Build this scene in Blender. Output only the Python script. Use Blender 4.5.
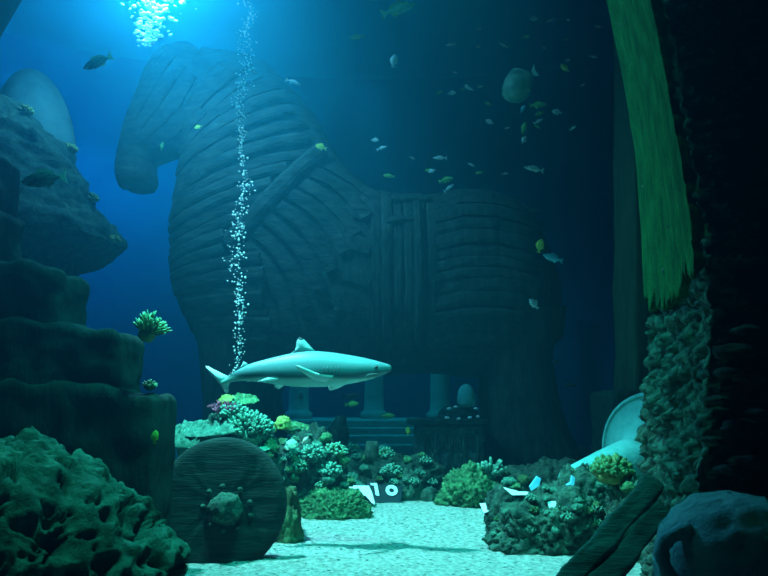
import bpy, bmesh, math, random
from mathutils import Vector, Matrix, noise
from mathutils.bvhtree import BVHTree

for o in list(bpy.data.objects):
    bpy.data.objects.remove(o)
SC = bpy.context.scene
COL = SC.collection
R = math.radians

# ------------------------------------------------------------------ camera
F, CZ, PITCH = 737.0, 1.2, R(8.6)
cam_d = bpy.data.cameras.new('camera')
cam_d.sensor_width = 36.0
cam_d.lens = F / 768 * 36.0
cam_d.clip_start = 0.05
cam_d.clip_end = 200
cam = bpy.data.objects.new('camera', cam_d)
COL.objects.link(cam)
cam.location = (0, 0, CZ)
cam.rotation_euler = (R(90) + PITCH, 0, 0)
SC.camera = cam
cam_d.dof.use_dof = False

# ------------------------------------------------------------------ view
vs = SC.view_settings
vs.view_transform = 'Standard'
vs.look = 'None'
vs.gamma = 1.0
vs.use_curve_mapping = False
vs.exposure = 0.0

# ------------------------------------------------------------------ the water: one real scattering medium in the world
W = bpy.data.worlds.new('water_world')
SC.world = W
W.use_nodes = True
nt = W.node_tree
nt.nodes.clear()
wo = nt.nodes.new('ShaderNodeOutputWorld')
bg = nt.nodes.new('ShaderNodeBackground')
bg.inputs[0].default_value = (0.0, 0.02, 0.05, 1)
bg.inputs[1].default_value = 0.0
nt.links.new(bg.outputs[0], wo.inputs['Surface'])
vsn = nt.nodes.new('ShaderNodeVolumeScatter')
vsn.inputs['Color'].default_value = (0.06, 0.58, 0.88, 1)
vsn.inputs['Density'].default_value = 0.036
vsn.inputs['Anisotropy'].default_value = 0.76
van = nt.nodes.new('ShaderNodeVolumeAbsorption')
van.inputs['Color'].default_value = (0.0, 0.80, 0.86, 1)
van.inputs['Density'].default_value = 0.045
vadd = nt.nodes.new('ShaderNodeAddShader')
nt.links.new(vsn.outputs[0], vadd.inputs[0])
nt.links.new(van.outputs[0], vadd.inputs[1])
nt.links.new(vadd.outputs[0], wo.inputs['Volume'])
SC.cycles.volume_bounces = 0
SC.cycles.max_bounces = 6
SC.cycles.use_denoising = True

# ------------------------------------------------------------------ lamps over the tank


def aim(o, target):
    o.rotation_euler = (Vector(target) - o.location).to_track_quat('-Z', 'Y').to_euler()


def lamp(name, kind, loc, target, energy, color, **kw):
    d = bpy.data.lights.new(name, kind)
    d.energy = energy
    d.color = color
    for k, v in kw.items():
        setattr(d, k, v)
    o = bpy.data.objects.new(name, d)
    COL.objects.link(o)
    o.location = loc
    aim(o, target)
    return o


# key lamp over the sand, to the left of the clearing
lamp('key_lamp', 'SPOT', (-3.3, 6.3, 8.2), (0.35, 7.1, 0), 33000, (0.25, 0.82, 0.97),
     spot_size=R(40), spot_blend=0.85, shadow_soft_size=0.12)
# the big lamp that glows at the top left of the picture
lamp('glow_lamp', 'SPOT', (-3.1, 9.4, 7.35), (-3.0, 9.3, 0.0), 1500, (0.12, 0.60, 1.0),
     spot_size=R(172), spot_blend=0.7, shadow_soft_size=0.35)
# blue wash on the back wall
lamp('blue_wash', 'AREA', (-8.0, 16.0, 7.8), (-9.5, 19.5, 1.5), 310, (0.0, 0.46, 1.0),
     shape='RECTANGLE', size=8.0, size_y=0.6)
# front lamp over the viewing window, pointing down on the reef
lamp('front_lamp', 'SPOT', (0.1, 4.4, 7.6), (-0.5, 6.4, 0.2), 4000, (0.03, 1.0, 0.85),
     spot_size=R(54), spot_blend=0.8, shadow_soft_size=0.5)
# small lamp over the near left corner
lamp('corner_lamp', 'SPOT', (-1.0, 2.4, 6.0), (-1.6, 3.6, 0.6), 800, (0.04, 1.0, 0.75),
     spot_size=R(26), spot_blend=0.6, shadow_soft_size=0.1)
# unseen fill light added to brighten the temple steps behind the horse
lamp('temple_fill', 'SPOT', (-0.3, 14.6, 7.8), (0.0, 15.3, 0), 700, (0.01, 0.62, 1.0),
     spot_size=R(56), spot_blend=0.8, shadow_soft_size=0.3)
# green lamp beside the pillar
lamp('green_lamp', 'SPOT', (-0.6, 5.2, 7.2), (1.75, 4.6, 2.8), 200, (0.05, 1.0, 0.40),
     spot_size=R(36), spot_blend=0.8, shadow_soft_size=0.3)

# ------------------------------------------------------------------ helpers
FWD = Vector((0, math.cos(PITCH), math.sin(PITCH)))
UPV = Vector((0, -math.sin(PITCH), math.cos(PITCH)))


def P(px, py, Y):
    d = FWD + Vector((1, 0, 0)) * ((px - 384) / F) + UPV * ((288 - py) / F)
    return Vector((0, 0, CZ)) + d * (Y / d.y)


def G(px, py, z=0.0):
    d = FWD + Vector((1, 0, 0)) * ((px - 384) / F) + UPV * ((288 - py) / F)
    return Vector((0, 0, CZ)) + d * ((z - CZ) / d.z)


def U(Y):
    return Y / F


def tag(o, label=None, cat=None, group=None, kind=None):
    if label:
        o['label'] = label
    if cat:
        o['category'] = cat
    if group:
        o['group'] = group
    if kind:
        o['kind'] = kind
    return o


def empty(name, loc=(0, 0, 0)):
    o = bpy.data.objects.new(name, None)
    o.empty_display_size = 0.1
    COL.objects.link(o)
    o.location = loc
    return o


def build(name, bm, mats, parent=None, smooth=True, loc=None):
    me = bpy.data.meshes.new(name)
    bmesh.ops.recalc_face_normals(bm, faces=bm.faces[:])
    bm.to_mesh(me)
    bm.free()
    if not isinstance(mats, (list, tuple)):
        mats = [mats]
    for m in mats:
        me.materials.append(m)
    if smooth:
        for p in me.polygons:
            p.use_smooth = True
    o = bpy.data.objects.new(name, me)
    COL.objects.link(o)
    if loc is not None:
        o.location = loc
    if parent is not None:
        o.parent = parent
    return o


def mat(name, c1, c2, scale=6.0, bump=0.3, bscale=None, rough=0.9, c3=None, stretch=None, detail=6.0, dist=0.02, spots=None):
    """two or three colours mixed by noise, with a noise bump"""
    m = bpy.data.materials.new(name)
    m.use_nodes = True
    n = m.node_tree
    N, L = n.nodes, n.links
    N.clear()
    out = N.new('ShaderNodeOutputMaterial')
    b = N.new('ShaderNodeBsdfPrincipled')
    L.new(b.outputs[0], out.inputs[0])
    b.inputs['Roughness'].default_value = rough
    b.inputs['Specular IOR Level'].default_value = 0.15
    tc = N.new('ShaderNodeTexCoord')
    mp = N.new('ShaderNodeMapping')
    L.new(tc.outputs['Object'], mp.inputs[0])
    if stretch:
        mp.inputs['Scale'].default_value = stretch
    nz = N.new('ShaderNodeTexNoise')
    nz.inputs['Scale'].default_value = scale
    nz.inputs['Detail'].default_value = detail
    nz.inputs['Roughness'].default_value = 0.62
    L.new(mp.outputs[0], nz.inputs['Vector'])
    rp = N.new('ShaderNodeValToRGB')
    L.new(nz.outputs['Fac'], rp.inputs[0])
    e = rp.color_ramp.elements
    e[0].position, e[1].position = 0.36, 0.64
    e[0].color = (*c1, 1)
    e[1].color = (*c2, 1)
    if c3:
        x = rp.color_ramp.elements.new(0.78)
        x.color = (*c3, 1)
    src = rp.outputs[0]
    if spots:
        sc_, col_, th = spots
        vo = N.new('ShaderNodeTexVoronoi')
        vo.inputs['Scale'].default_value = sc_
        L.new(mp.outputs[0], vo.inputs['Vector'])
        cr = N.new('ShaderNodeValToRGB')
        cr.color_ramp.elements[0].position = th
        cr.color_ramp.elements[0].color = (1, 1, 1, 1)
        cr.color_ramp.elements[1].position = th + 0.08
        cr.color_ramp.elements[1].color = (0, 0, 0, 1)
        L.new(vo.outputs['Distance'], cr.inputs[0])
        mx = N.new('ShaderNodeMixRGB')
        mx.inputs[2].default_value = (*col_, 1)
        L.new(cr.outputs[0], mx.inputs[0])
        L.new(src, mx.inputs[1])
        src = mx.outputs[0]
    L.new(src, b.inputs['Base Color'])
    if bump:
        n2 = N.new('ShaderNodeTexNoise')
        n2.inputs['Scale'].default_value = bscale or scale * 3
        n2.inputs['Detail'].default_value = 8.0
        n2.inputs['Roughness'].default_value = 0.7
        L.new(mp.outputs[0], n2.inputs['Vector'])
        bp = N.new('ShaderNodeBump')
        bp.inputs['Strength'].default_value = bump
        bp.inputs['Distance'].default_value = dist
        L.new(n2.outputs['Fac'], bp.inputs['Height'])
        L.new(bp.outputs[0], b.inputs['Normal'])
    return m


def plain(name, c, rough=0.6, spec=0.3):
    m = bpy.data.materials.new(name)
    m.use_nodes = True
    b = m.node_tree.nodes['Principled BSDF']
    b.inputs['Base Color'].default_value = (*c, 1)
    b.inputs['Roughness'].default_value = rough
    b.inputs['Specular IOR Level'].default_value = spec
    return m


M = {}
M['sand'] = mat('coral_sand', (0.34, 0.38, 0.35), (0.90, 0.90, 0.82), 24, 1.0, 55, 0.95, dist=0.08, spots=(13, (0.10, 0.14, 0.12), 0.14))
M['back'] = mat('blue_tank_wall', (0.05, 0.16, 0.42), (0.07, 0.19, 0.48), 0.4, 0, rough=1.0)
M['wood'] = mat('soaked_dark_wood', (0.025, 0.032, 0.030), (0.09, 0.105, 0.095), 3.0, 1.0, 9, 0.95, c3=(0.20, 0.25, 0.23), stretch=(1, 1, 3.2), dist=0.06)
M['wood_v'] = mat('soaked_dark_wood_upright', (0.025, 0.032, 0.030), (0.08, 0.095, 0.085), 3.0, 0.8, 9, 0.95, c3=(0.14, 0.17, 0.155), stretch=(3.2, 3.2, 0.8), dist=0.06)
M['beam'] = mat('old_beam_wood', (0.05, 0.085, 0.085), (0.17, 0.24, 0.23), 4, 0.9, 12, 0.9, stretch=(0.8, 4, 4), dist=0.03)
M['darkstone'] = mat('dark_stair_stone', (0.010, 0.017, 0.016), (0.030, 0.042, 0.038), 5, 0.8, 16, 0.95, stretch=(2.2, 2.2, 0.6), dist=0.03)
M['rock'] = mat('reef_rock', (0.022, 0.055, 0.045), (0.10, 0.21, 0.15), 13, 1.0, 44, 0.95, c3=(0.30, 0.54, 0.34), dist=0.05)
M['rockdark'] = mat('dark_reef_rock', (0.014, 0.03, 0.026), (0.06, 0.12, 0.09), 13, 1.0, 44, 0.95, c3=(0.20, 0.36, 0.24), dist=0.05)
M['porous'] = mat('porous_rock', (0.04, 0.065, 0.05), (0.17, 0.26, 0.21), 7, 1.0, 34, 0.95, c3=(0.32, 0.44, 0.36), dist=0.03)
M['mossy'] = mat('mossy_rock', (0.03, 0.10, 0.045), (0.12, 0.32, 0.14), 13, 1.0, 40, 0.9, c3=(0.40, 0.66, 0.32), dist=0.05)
M['mossydark'] = mat('dark_mossy_rock', (0.03, 0.07, 0.03), (0.10, 0.20, 0.09), 9, 1.0, 30, 0.95, c3=(0.24, 0.38, 0.20), dist=0.04)  # darker green mix for the leaning rock and some coral clumps
M['plaster'] = mat('algae_green_plaster', (0.015, 0.13, 0.045), (0.05, 0.29, 0.085), 7, 1.0, 26, 0.95, c3=(0.06, 0.34, 0.22), stretch=(2.0, 2.0, 0.6), dist=0.04)
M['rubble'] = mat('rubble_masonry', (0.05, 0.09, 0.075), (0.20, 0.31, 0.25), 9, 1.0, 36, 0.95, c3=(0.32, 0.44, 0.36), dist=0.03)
M['rubbleshade'] = mat('shade_toned_rubble', (0.012, 0.015, 0.013), (0.05, 0.06, 0.05), 7, 0.9, 30, 0.95, dist=0.02)  # darker rubble copy: shade of the pillar's front face put into colour
M['farplaster'] = mat('old_green_plaster', (0.03, 0.06, 0.035), (0.05, 0.10, 0.06), 3.0, 0.7, 14, 0.95, stretch=(2.5, 2.5, 0.7), dist=0.02)
M['marble'] = mat('pale_marble', (0.07, 0.31, 0.30), (0.13, 0.45, 0.43), 6, 0.6, 26, 0.8, dist=0.02)
M['jar'] = mat('old_pale_clay', (0.08, 0.16, 0.18), (0.12, 0.22, 0.24), 4, 0.4, 18, 0.85, dist=0.02)
M['templestone'] = mat('temple_stone', (0.42, 0.48, 0.46), (0.58, 0.64, 0.60), 3, 0.6, 12, 0.95, dist=0.03)
M['urn'] = mat('silted_clay', (0.16, 0.32, 0.35), (0.30, 0.50, 0.53), 6, 0.9, 22, 0.9, dist=0.03)
M['disc'] = mat('grooved_dark_stone', (0.009, 0.02, 0.019), (0.027, 0.048, 0.043), 5, 0.9, 14, 0.95, stretch=(0.6, 1, 5), dist=0.02)
M['white'] = mat('white_tile', (0.78, 0.80, 0.78), (0.9, 0.9, 0.88), 9, 0.1, rough=0.6)
M['blueshard'] = mat('blue_tile', (0.10, 0.42, 0.62), (0.18, 0.55, 0.75), 9, 0.1, rough=0.5)
M['tablet'] = mat('dark_tablet', (0.004, 0.014, 0.02), (0.01, 0.026, 0.036), 9, 0.2, rough=0.6)
M['teal_coral'] = mat('teal_coral', (0.03, 0.12, 0.085), (0.13, 0.34, 0.25), 22, 1.0, 70, 0.9, c3=(0.36, 0.66, 0.50), dist=0.03)
M['green_coral'] = mat('green_coral', (0.04, 0.13, 0.05), (0.15, 0.36, 0.17), 20, 1.0, 60, 0.9, c3=(0.38, 0.62, 0.34), dist=0.03)
M['yellow_coral'] = mat('yellow_coral', (0.20, 0.26, 0.05), (0.46, 0.52, 0.16), 20, 0.9, 60, 0.9, c3=(0.70, 0.70, 0.32), dist=0.02)
M['purple_coral'] = mat('purple_coral', (0.30, 0.05, 0.10), (0.50, 0.11, 0.18), 14, 0.5, 50, 0.9, dist=0.01)
M['pale_coral'] = mat('pale_coral', (0.20, 0.40, 0.30), (0.46, 0.68, 0.52), 20, 0.9, 60, 0.9, c3=(0.66, 0.84, 0.66), dist=0.02)
M['teal_tip'] = mat('teal_coral_tip', (0.09, 0.27, 0.20), (0.20, 0.44, 0.33), 30, 0.5, 60, 0.9, dist=0.02)
M['olive_coral'] = mat('olive_coral', (0.14, 0.17, 0.06), (0.26, 0.30, 0.12), 14, 0.5, 50, 0.9, dist=0.01)
M['coral_tip'] = plain('pale_coral_tip', (0.55, 0.62, 0.38), 0.7)
M['eye'] = plain('dark_eye', (0.01, 0.01, 0.01), 0.2, 0.6)


def nz(v, o=5):
    return noise.fractal(v, 1.0, 2.1, o)


def sm(a, b, x):
    t = max(0.0, min(1.0, (x - a) / (b - a)))
    return t * t * (3 - 2 * t)


# ---- rocks
def rock_bm(rx, ry, rz, seed=0, sub=5, amp=0.28, freq=1.4, pits=0.0, pfreq=3.0, lumps=0.0, lfreq=5.0, power=1.0, flat=True):
    bm = bmesh.new()
    bmesh.ops.create_icosphere(bm, subdivisions=sub, radius=1.0)
    off = Vector((seed * 7.13, seed * 3.7, seed * 5.1))
    mean = (rx * ry * rz) ** (1 / 3)
    for v in bm.verts:
        n = v.co.normalized()
        q = Vector((n.x * rx, n.y * ry, n.z * rz))
        s = q / mean
        d = 1.0 + amp * nz(s * freq + off, 6)
        if lumps:
            f1 = noise.voronoi(s * lfreq + off)[0][0]
            d += lumps * (0.45 - min(f1, 0.9))
        if pits:
            w = Vector((nz(s * 3 + off, 2), nz(s * 3 - off, 2), nz(s * 3 + off * 2, 2))) * 0.35
            f1 = noise.voronoi((s + w) * pfreq + off)[0][0]
            d -= pits * (1 - sm(0.12, 0.46, f1))
            f2 = noise.voronoi((s + w) * pfreq * 2.3 - off)[0][0]
            d -= pits * 0.55 * (1 - sm(0.12, 0.42, f2))
        v.co = q * d
        if flat and v.co.z < -0.3 * rz:
            v.co.z = -0.3 * rz + (v.co.z + 0.3 * rz) * 0.1
    return bm


ROCKS = []
ROCK_OBS = []


def rock(name, px, py_base, Y, wpx, hpx, m, label, cat='rock', group=None, depth=None, sink=0.25, z0=None, warp=None, **kw):
    """a rock standing with its foot at height z0 (the sand when None); wpx/hpx is its size in the picture at depth Y"""
    u = U(Y) * 1.01
    c = P(px, py_base, Y)
    h = hpx * u
    rx = wpx * u / 2
    rz = h / 1.25
    ry = depth if depth else rx * 0.8
    bm = rock_bm(rx, ry, rz, **kw)
    base = c.z if z0 is None else z0
    x0, x1 = min(v.co.x for v in bm.verts), max(v.co.x for v in bm.verts)
    y0, y1 = min(v.co.y for v in bm.verts), max(v.co.y for v in bm.verts)
    z0_, z1 = min(v.co.z for v in bm.verts), max(v.co.z for v in bm.verts)
    for v in bm.verts:
        v.co = Vector(((v.co.x - x0) / (x1 - x0) * 2 * rx - rx, (v.co.y - y0) / (y1 - y0) * 2 * ry - ry, (v.co.z - z0_) / (z1 - z0_) * (h + .1) - .1))
        if warp:
            v.co = warp(v.co)
    verts = [v.co + Vector((c.x, c.y, base)) for v in bm.verts]
    bm.verts.index_update()
    faces = [[v.index for v in f.verts] for f in bm.faces]
    ROCKS.append(BVHTree.FromPolygons(verts, faces))
    o = build(name, bm, m, loc=(c.x, c.y, base))
    ROCK_OBS.append(o)
    tag(o, label, cat, group)
    return o


def seat(px, py, Ymax=99):
    """the first rock surface seen at a spot"""
    o_ = Vector((0, 0, CZ))
    d = (P(px, py, 10) - o_).normalized()
    best = None
    for i_, t in enumerate(ROCKS):
        h = t.ray_cast(o_, d)
        if h[0] is not None and (best is None or h[3] < best[3]) and h[0].y < Ymax:
            best = (*h[:4], i_)
    return best


# ---- tubes
def tube(bm, pts, rads, seg=6, mi=0, tipmi=None, cap=True):
    rings = []
    n = len(pts)
    for i, p in enumerate(pts):
        t = (pts[min(i + 1, n - 1)] - pts[max(i - 1, 0)])
        t = t.normalized() if t.length > 1e-9 else Vector((0, 0, 1))
        a = t.orthogonal().normalized() if i == 0 else (a - t * a.dot(t)).normalized()
        b = t.cross(a)
        rings.append([bm.verts.new(p + (a * math.cos(2 * math.pi * k / seg) + b * math.sin(2 * math.pi * k / seg)) * rads[i]) for k in range(seg)])
    for i in range(n - 1):
        for k in range(seg):
            f = bm.faces.new((rings[i][k], rings[i][(k + 1) % seg], rings[i + 1][(k + 1) % seg], rings[i + 1][k]))
            f.material_index = tipmi if (tipmi is not None and i == n - 2) else mi
    if cap:
        f = bm.faces.new(rings[0][::-1])
        f.material_index = mi
        f = bm.faces.new(rings[-1])
        f.material_index = tipmi if tipmi is not None else mi


def finger_bm(r, n, flen, frad, seed, up=0.2, lean=Vector((0, 0, 0)), squash=0.7):
    """dome of blunt upright fingers"""
    rnd = random.Random(seed)
    bm = rock_bm(r * 0.62, r * 0.62, r * 0.55 * squash, seed, 3, 0.2, 2.0, flat=False)
    for k in range(n):
        z = up + (1 - up) * (k + 0.5) / n
        a = k * 2.39996 + rnd.uniform(-.2, .2)
        s = math.sqrt(max(0, 1 - z * z))
        d = (Vector((s * math.cos(a), s * math.sin(a), z * squash + 0.15)) + lean + Vector((rnd.uniform(-.1, .1), rnd.uniform(-.1, .1), 0))).normalized()
        p0 = Vector((d.x * r * .5, d.y * r * .5, d.z * r * .45))
        L = flen * rnd.uniform(.7, 1.2)
        bend = Vector((rnd.uniform(-.2, .2), rnd.uniform(-.2, .2), .15))
        pts = [p0, p0 + d * L * .45, p0 + (d + bend * .4).normalized() * L * .8, p0 + (d + bend * .5).normalized() * L]
        rr = frad * rnd.uniform(.8, 1.2)
        tube(bm, pts, [rr * 1.15, rr, rr * .9, rr * .45], 6, 0, 1)
    return bm


def branch_bm(h, seed, n=5, depth=3, rad=0.02, spread=0.6):
    rnd = random.Random(seed)
    bm = bmesh.new()

    def grow(p, d, L, r, k):
        q = p + d * L * .5 + Vector((rnd.uniform(-1, 1), rnd.uniform(-1, 1), rnd.uniform(-.3, 1))) * L * .08
        e = p + d * L + Vector((rnd.uniform(-1, 1), rnd.uniform(-1, 1), 0)) * L * .1
        tube(bm, [p, q, e], [r, r * .85, r * .65 if k else r * .35], 5, 0, 1 if k == 0 else None)
        if k:
            for _ in range(rnd.choice((2, 3))):
                nd = (d + Vector((rnd.uniform(-1, 1), rnd.uniform(-1, 1), rnd.uniform(-.2, .7))) * spread).normalized()
                grow(e, nd, L * rnd.uniform(.6, .85), r * .7, k - 1)
    for i in range(n):
        a = 2 * math.pi * i / n + rnd.uniform(-.4, .4)
        d = Vector((math.cos(a) * spread, math.sin(a) * spread, rnd.uniform(.6, 1))).normalized()
        grow(Vector((0, 0, 0)), d, h * .4, rad, depth - 1)
    return bm


def plate_bm(r, seed, thick=0.05, stalk=0.2, lump=0.05):
    """a table coral: wavy plate with a knobbly top on a short stalk"""
    bm = bmesh.new()
    off = Vector((seed * 3.1, seed * 1.7, 0))
    nr, na = 16, 56
    top, bot = [], []
    for i in range(nr + 1):
        t = i / nr
        rt, rb = [], []
        for k in range(na):
            a = 2 * math.pi * k / na
            edge = 1 + .16 * nz(Vector((math.cos(a) * 1.6, math.sin(a) * 1.6, 0)) + off, 4)
            x, y = r * t * edge * math.cos(a), r * t * edge * math.sin(a)
            z = .10 * r * t * t + .08 * r * nz(Vector((x, y, 0)) / r * 1.5 + off, 3)
            kn = lump * max(0, .55 - noise.voronoi(Vector((x, y, 0)) / r * 9 + off)[0][0]) * (1 - t ** 8 * .6)
            rt.append(bm.verts.new((x, y, z + kn + thick * (1 - t ** 6))))
            rb.append(bm.verts.new((x, y, z - thick * .4 * (1 - t) - stalk * max(0, 1 - t * 3.2) ** 1.4)))
            if i == 0:
                break
        top.append(rt)
        bot.append(rb)
    for g, flip in ((top, 0), (bot, 1)):
        for k in range(na):
            bm.faces.new((g[0][0], g[1][k], g[1][(k + 1) % na]))
        for i in range(1, nr):
            for k in range(na):
                bm.faces.new((g[i][k], g[i + 1][k], g[i + 1][(k + 1) % na], g[i][(k + 1) % na]))
    for k in range(na):
        bm.faces.new((top[nr][k], bot[nr][k], bot[nr][(k + 1) % na], top[nr][(k + 1) % na]))
    return bm


def lathe(bm, prof, seg=48, axis_fn=None, wob=0.0, seed=0):
    """prof: (radius, height) list; closed rings around z"""
    rings = []
    for r, z in prof:
        ring = []
        for k in range(seg):
            a = 2 * math.pi * k / seg
            rr = r * (1 + wob * nz(Vector((math.cos(a) * 1.5, math.sin(a) * 1.5, z * 4 + seed)), 4))
            ring.append(bm.verts.new((rr * math.cos(a), rr * math.sin(a), z)))
        rings.append(ring)
    for i in range(len(rings) - 1):
        for k in range(seg):
            bm.faces.new((rings[i][k], rings[i][(k + 1) % seg], rings[i + 1][(k + 1) % seg], rings[i + 1][k]))
    return rings


def rough_box(bm, lo, hi, n=(10, 10, 10), amp=0.02, freq=3.0, seed=0, rnd=0.06, warp=None):
    """a box of stone with worn edges"""
    lo, hi = Vector(lo), Vector(hi)
    tmp = bmesh.new()
    bmesh.ops.create_cube(tmp, size=2.0)
    bmesh.ops.subdivide_edges(tmp, edges=tmp.edges[:], cuts=max(n), use_grid_fill=True)
    off = Vector((seed * 3.3, seed * 9.1, seed * 1.7))
    half = (hi - lo) / 2
    mid = (hi + lo) / 2
    vm = {}
    for v in tmp.verts:
        p = Vector((v.co.x * half.x, v.co.y * half.y, v.co.z * half.z))
        inner = Vector((max(-half.x + rnd, min(half.x - rnd, p.x)), max(-half.y + rnd, min(half.y - rnd, p.y)), max(-half.z + rnd, min(half.z - rnd, p.z))))
        d = p - inner
        if d.length > 1e-6:
            p = inner + d.normalized() * min(d.length, rnd)
        q = p + mid
        nn = d.normalized() if d.length > 1e-6 else Vector((0, 0, 1))
        q = q + nn * amp * nz(q * freq + off, 5)
        if warp:
            q = warp(q)
        vm[v] = bm.verts.new(q)
    for f in tmp.faces:
        bm.faces.new([vm[v] for v in f.verts])
    tmp.free()


# ================================================================== the setting
def floor_z(x, y):
    return 0.05 * nz(Vector((x * .5, y * .5, 3.0)), 4) + 0.012 * nz(Vector((x * 3, y * 3, 1.0)), 3)


bm = bmesh.new()
xs = [-16 + 32 * i / 60 for i in range(61)]
ys = [-3 + 26 * (j / 90) for j in range(91)]
xs = sorted(set([x for x in xs if not -4 < x < 5] + [-4 + 9 * i / 150 for i in range(151)]))
ys = sorted(set([y for y in ys if not 4 < y < 11] + [4 + 7 * j / 150 for j in range(151)]))
g = [[bm.verts.new((x, y, floor_z(x, y) + (0.016 * nz(Vector((x * 14, y * 14, 5)), 2) if -4 <= x <= 5 and 4 <= y <= 11 else 0))) for x in xs] for y in ys]
for j in range(len(ys) - 1):
    for i in range(len(xs) - 1):
        bm.faces.new((g[j][i], g[j][i + 1], g[j + 1][i + 1], g[j + 1][i]))
tag(build('floor', bm, M['sand']), 'pale coral sand floor of the tank', 'floor', kind='structure')

# curved back wall
bm = bmesh.new()
n = 60
lo, hi = [], []
for i in range(n + 1):
    a = R(-90) + R(180) * i / n
    x, y = 15.5 * math.sin(a), 8.0 + 12.5 * math.cos(a)
    lo.append(bm.verts.new((x, y, -.3)))
    hi.append(bm.verts.new((x, y, 10.5)))
for i in range(n):
    bm.faces.new((lo[i], lo[i + 1], hi[i + 1], hi[i]))
tag(build('wall_back', bm, M['back']), 'smooth deep blue curved back wall of the tank', 'wall', kind='structure')

# rippled water surface seen from below
m = bpy.data.materials.new('rippled_water_surface')
m.use_nodes = True
N, L = m.node_tree.nodes, m.node_tree.links
N.clear()
out = N.new('ShaderNodeOutputMaterial')
mix = N.new('ShaderNodeMixShader')
tr = N.new('ShaderNodeBsdfTransparent')
gl = N.new('ShaderNodeBsdfGlossy')
gl.inputs['Roughness'].default_value = 0.08
gl.inputs['Color'].default_value = (0.8, 0.95, 1, 1)
mix.inputs[0].default_value = 0.55
L.new(tr.outputs[0], mix.inputs[1])
L.new(gl.outputs[0], mix.inputs[2])
L.new(mix.outputs[0], out.inputs[0])
M['surface'] = m
bm = bmesh.new()
nx, ny = 150, 130
g = []
for j in range(ny + 1):
    row = []
    for i in range(nx + 1):
        x, y = -15 + 30 * i / nx, -3 + 24 * j / ny
        z = 8.0 + 0.055 * nz(Vector((x * .8, y * 1.2, 0)), 3) + 0.02 * noise.noise(Vector((x * 3, y * 3, 2)))
        row.append(bm.verts.new((x, y, z)))
    g.append(row)
for j in range(ny):
    for i in range(nx):
        bm.faces.new((g[j][i], g[j][i + 1], g[j + 1][i + 1], g[j + 1][i]))
tag(build('water_surface', bm, M['surface']), 'rippled underside of the water surface', 'water', kind='structure')

# ================================================================== the great wooden horse
YH = 12.5


def loft(secs, seg=40, sub=6, power=0.85, yoff=0.0, wob=0.03, seed=0):
    """secs: (Ax,Ay, Bx,By, halfwidth) in picture units at the horse's distance; returns grid, closed by caps"""
    pts = [(P(a, b, YH), P(c, d, YH), w) for a, b, c, d, w in secs]

    def cr(p0, p1, p2, p3, t):
        return 0.5 * ((2 * p1) + (-p0 + p2) * t + (2 * p0 - 5 * p1 + 4 * p2 - p3) * t * t + (-p0 + 3 * p1 - 3 * p2 + p3) * t ** 3)
    dense = []
    n_ = len(pts)
    for i in range(n_ - 1):
        for k in range(sub):
            t = k / sub
            q = [pts[max(0, min(n_ - 1, i + o_))] for o_ in (-1, 0, 1, 2)]
            dense.append((cr(q[0][0], q[1][0], q[2][0], q[3][0], t), cr(q[0][1], q[1][1], q[2][1], q[3][1], t), max(.04, cr(q[0][2], q[1][2], q[2][2], q[3][2], t))))
    dense.append(pts[-1])
    bm = bmesh.new()
    rings = []
    for A, B, w in dense:
        c, a = (A + B) / 2, (A - B) / 2
        ring = []
        for k in range(seg):
            th = 2 * math.pi * k / seg
            cs, sn = math.cos(th), math.sin(th)
            cs = math.copysign(abs(cs) ** power, cs)
            sn = math.copysign(abs(sn) ** power, sn)
            p = c + a * cs + Vector((0, w * sn + yoff, 0))
            p += (p - c - Vector((0, yoff, 0))).normalized() * wob * nz(p * 1.3 + Vector((seed, 0, 0)), 3)
            ring.append(bm.verts.new(p))
        rings.append(ring)
    for i in range(len(rings) - 1):
        for k in range(seg):
            bm.faces.new((rings[i][k], rings[i][(k + 1) % seg], rings[i + 1][(k + 1) % seg], rings[i + 1][k]))
    bm.faces.new(rings[0][::-1])
    bm.faces.new(rings[-1])
    return bm


NECK = [(180, 112, 206, 50, .38), (185, 140, 262, 63, .58), (180, 178, 310, 110, .85), (173, 222, 344, 168, 1.05), (174, 262, 378, 205, 1.2),
        (179, 295, 388, 290, 1.25), (193, 328, 384, 345, 1.2), (212, 360, 360, 384, .95)]
TORSO = [(345, 184, 320, 384, 1.15), (382, 196, 380, 376, 1.25), (425, 198, 430, 374, 1.3), (470, 193, 475, 378, 1.32), (508, 205, 515, 380, 1.25),
         (537, 234, 535, 362, 1.0), (553, 272, 550, 338, .62), (559, 300, 558, 320, .2)]
HEAD = [(186, 42, 226, 74, .22), (164, 49, 220, 104, .42), (149, 68, 208, 138, .52), (140, 92, 190, 151, .54), (131, 116, 169, 159, .47), (124, 141, 156, 164, .38),
        (119, 163, 155, 171, .36), (118.5, 177, 156.5, 180, .36), (122, 186, 153, 188, .30), (130, 191.5, 146, 192.5, .16)]


def bvh_of(bms):
    V, Fc = [], []
    for b in bms:
        o_ = len(V)
        b.verts.index_update()
        V += [v.co.copy() for v in b.verts]
        Fc += [[v.index + o_ for v in f.verts] for f in b.faces]
    return BVHTree.FromPolygons(V, Fc)


rnd = random.Random(11)


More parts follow.
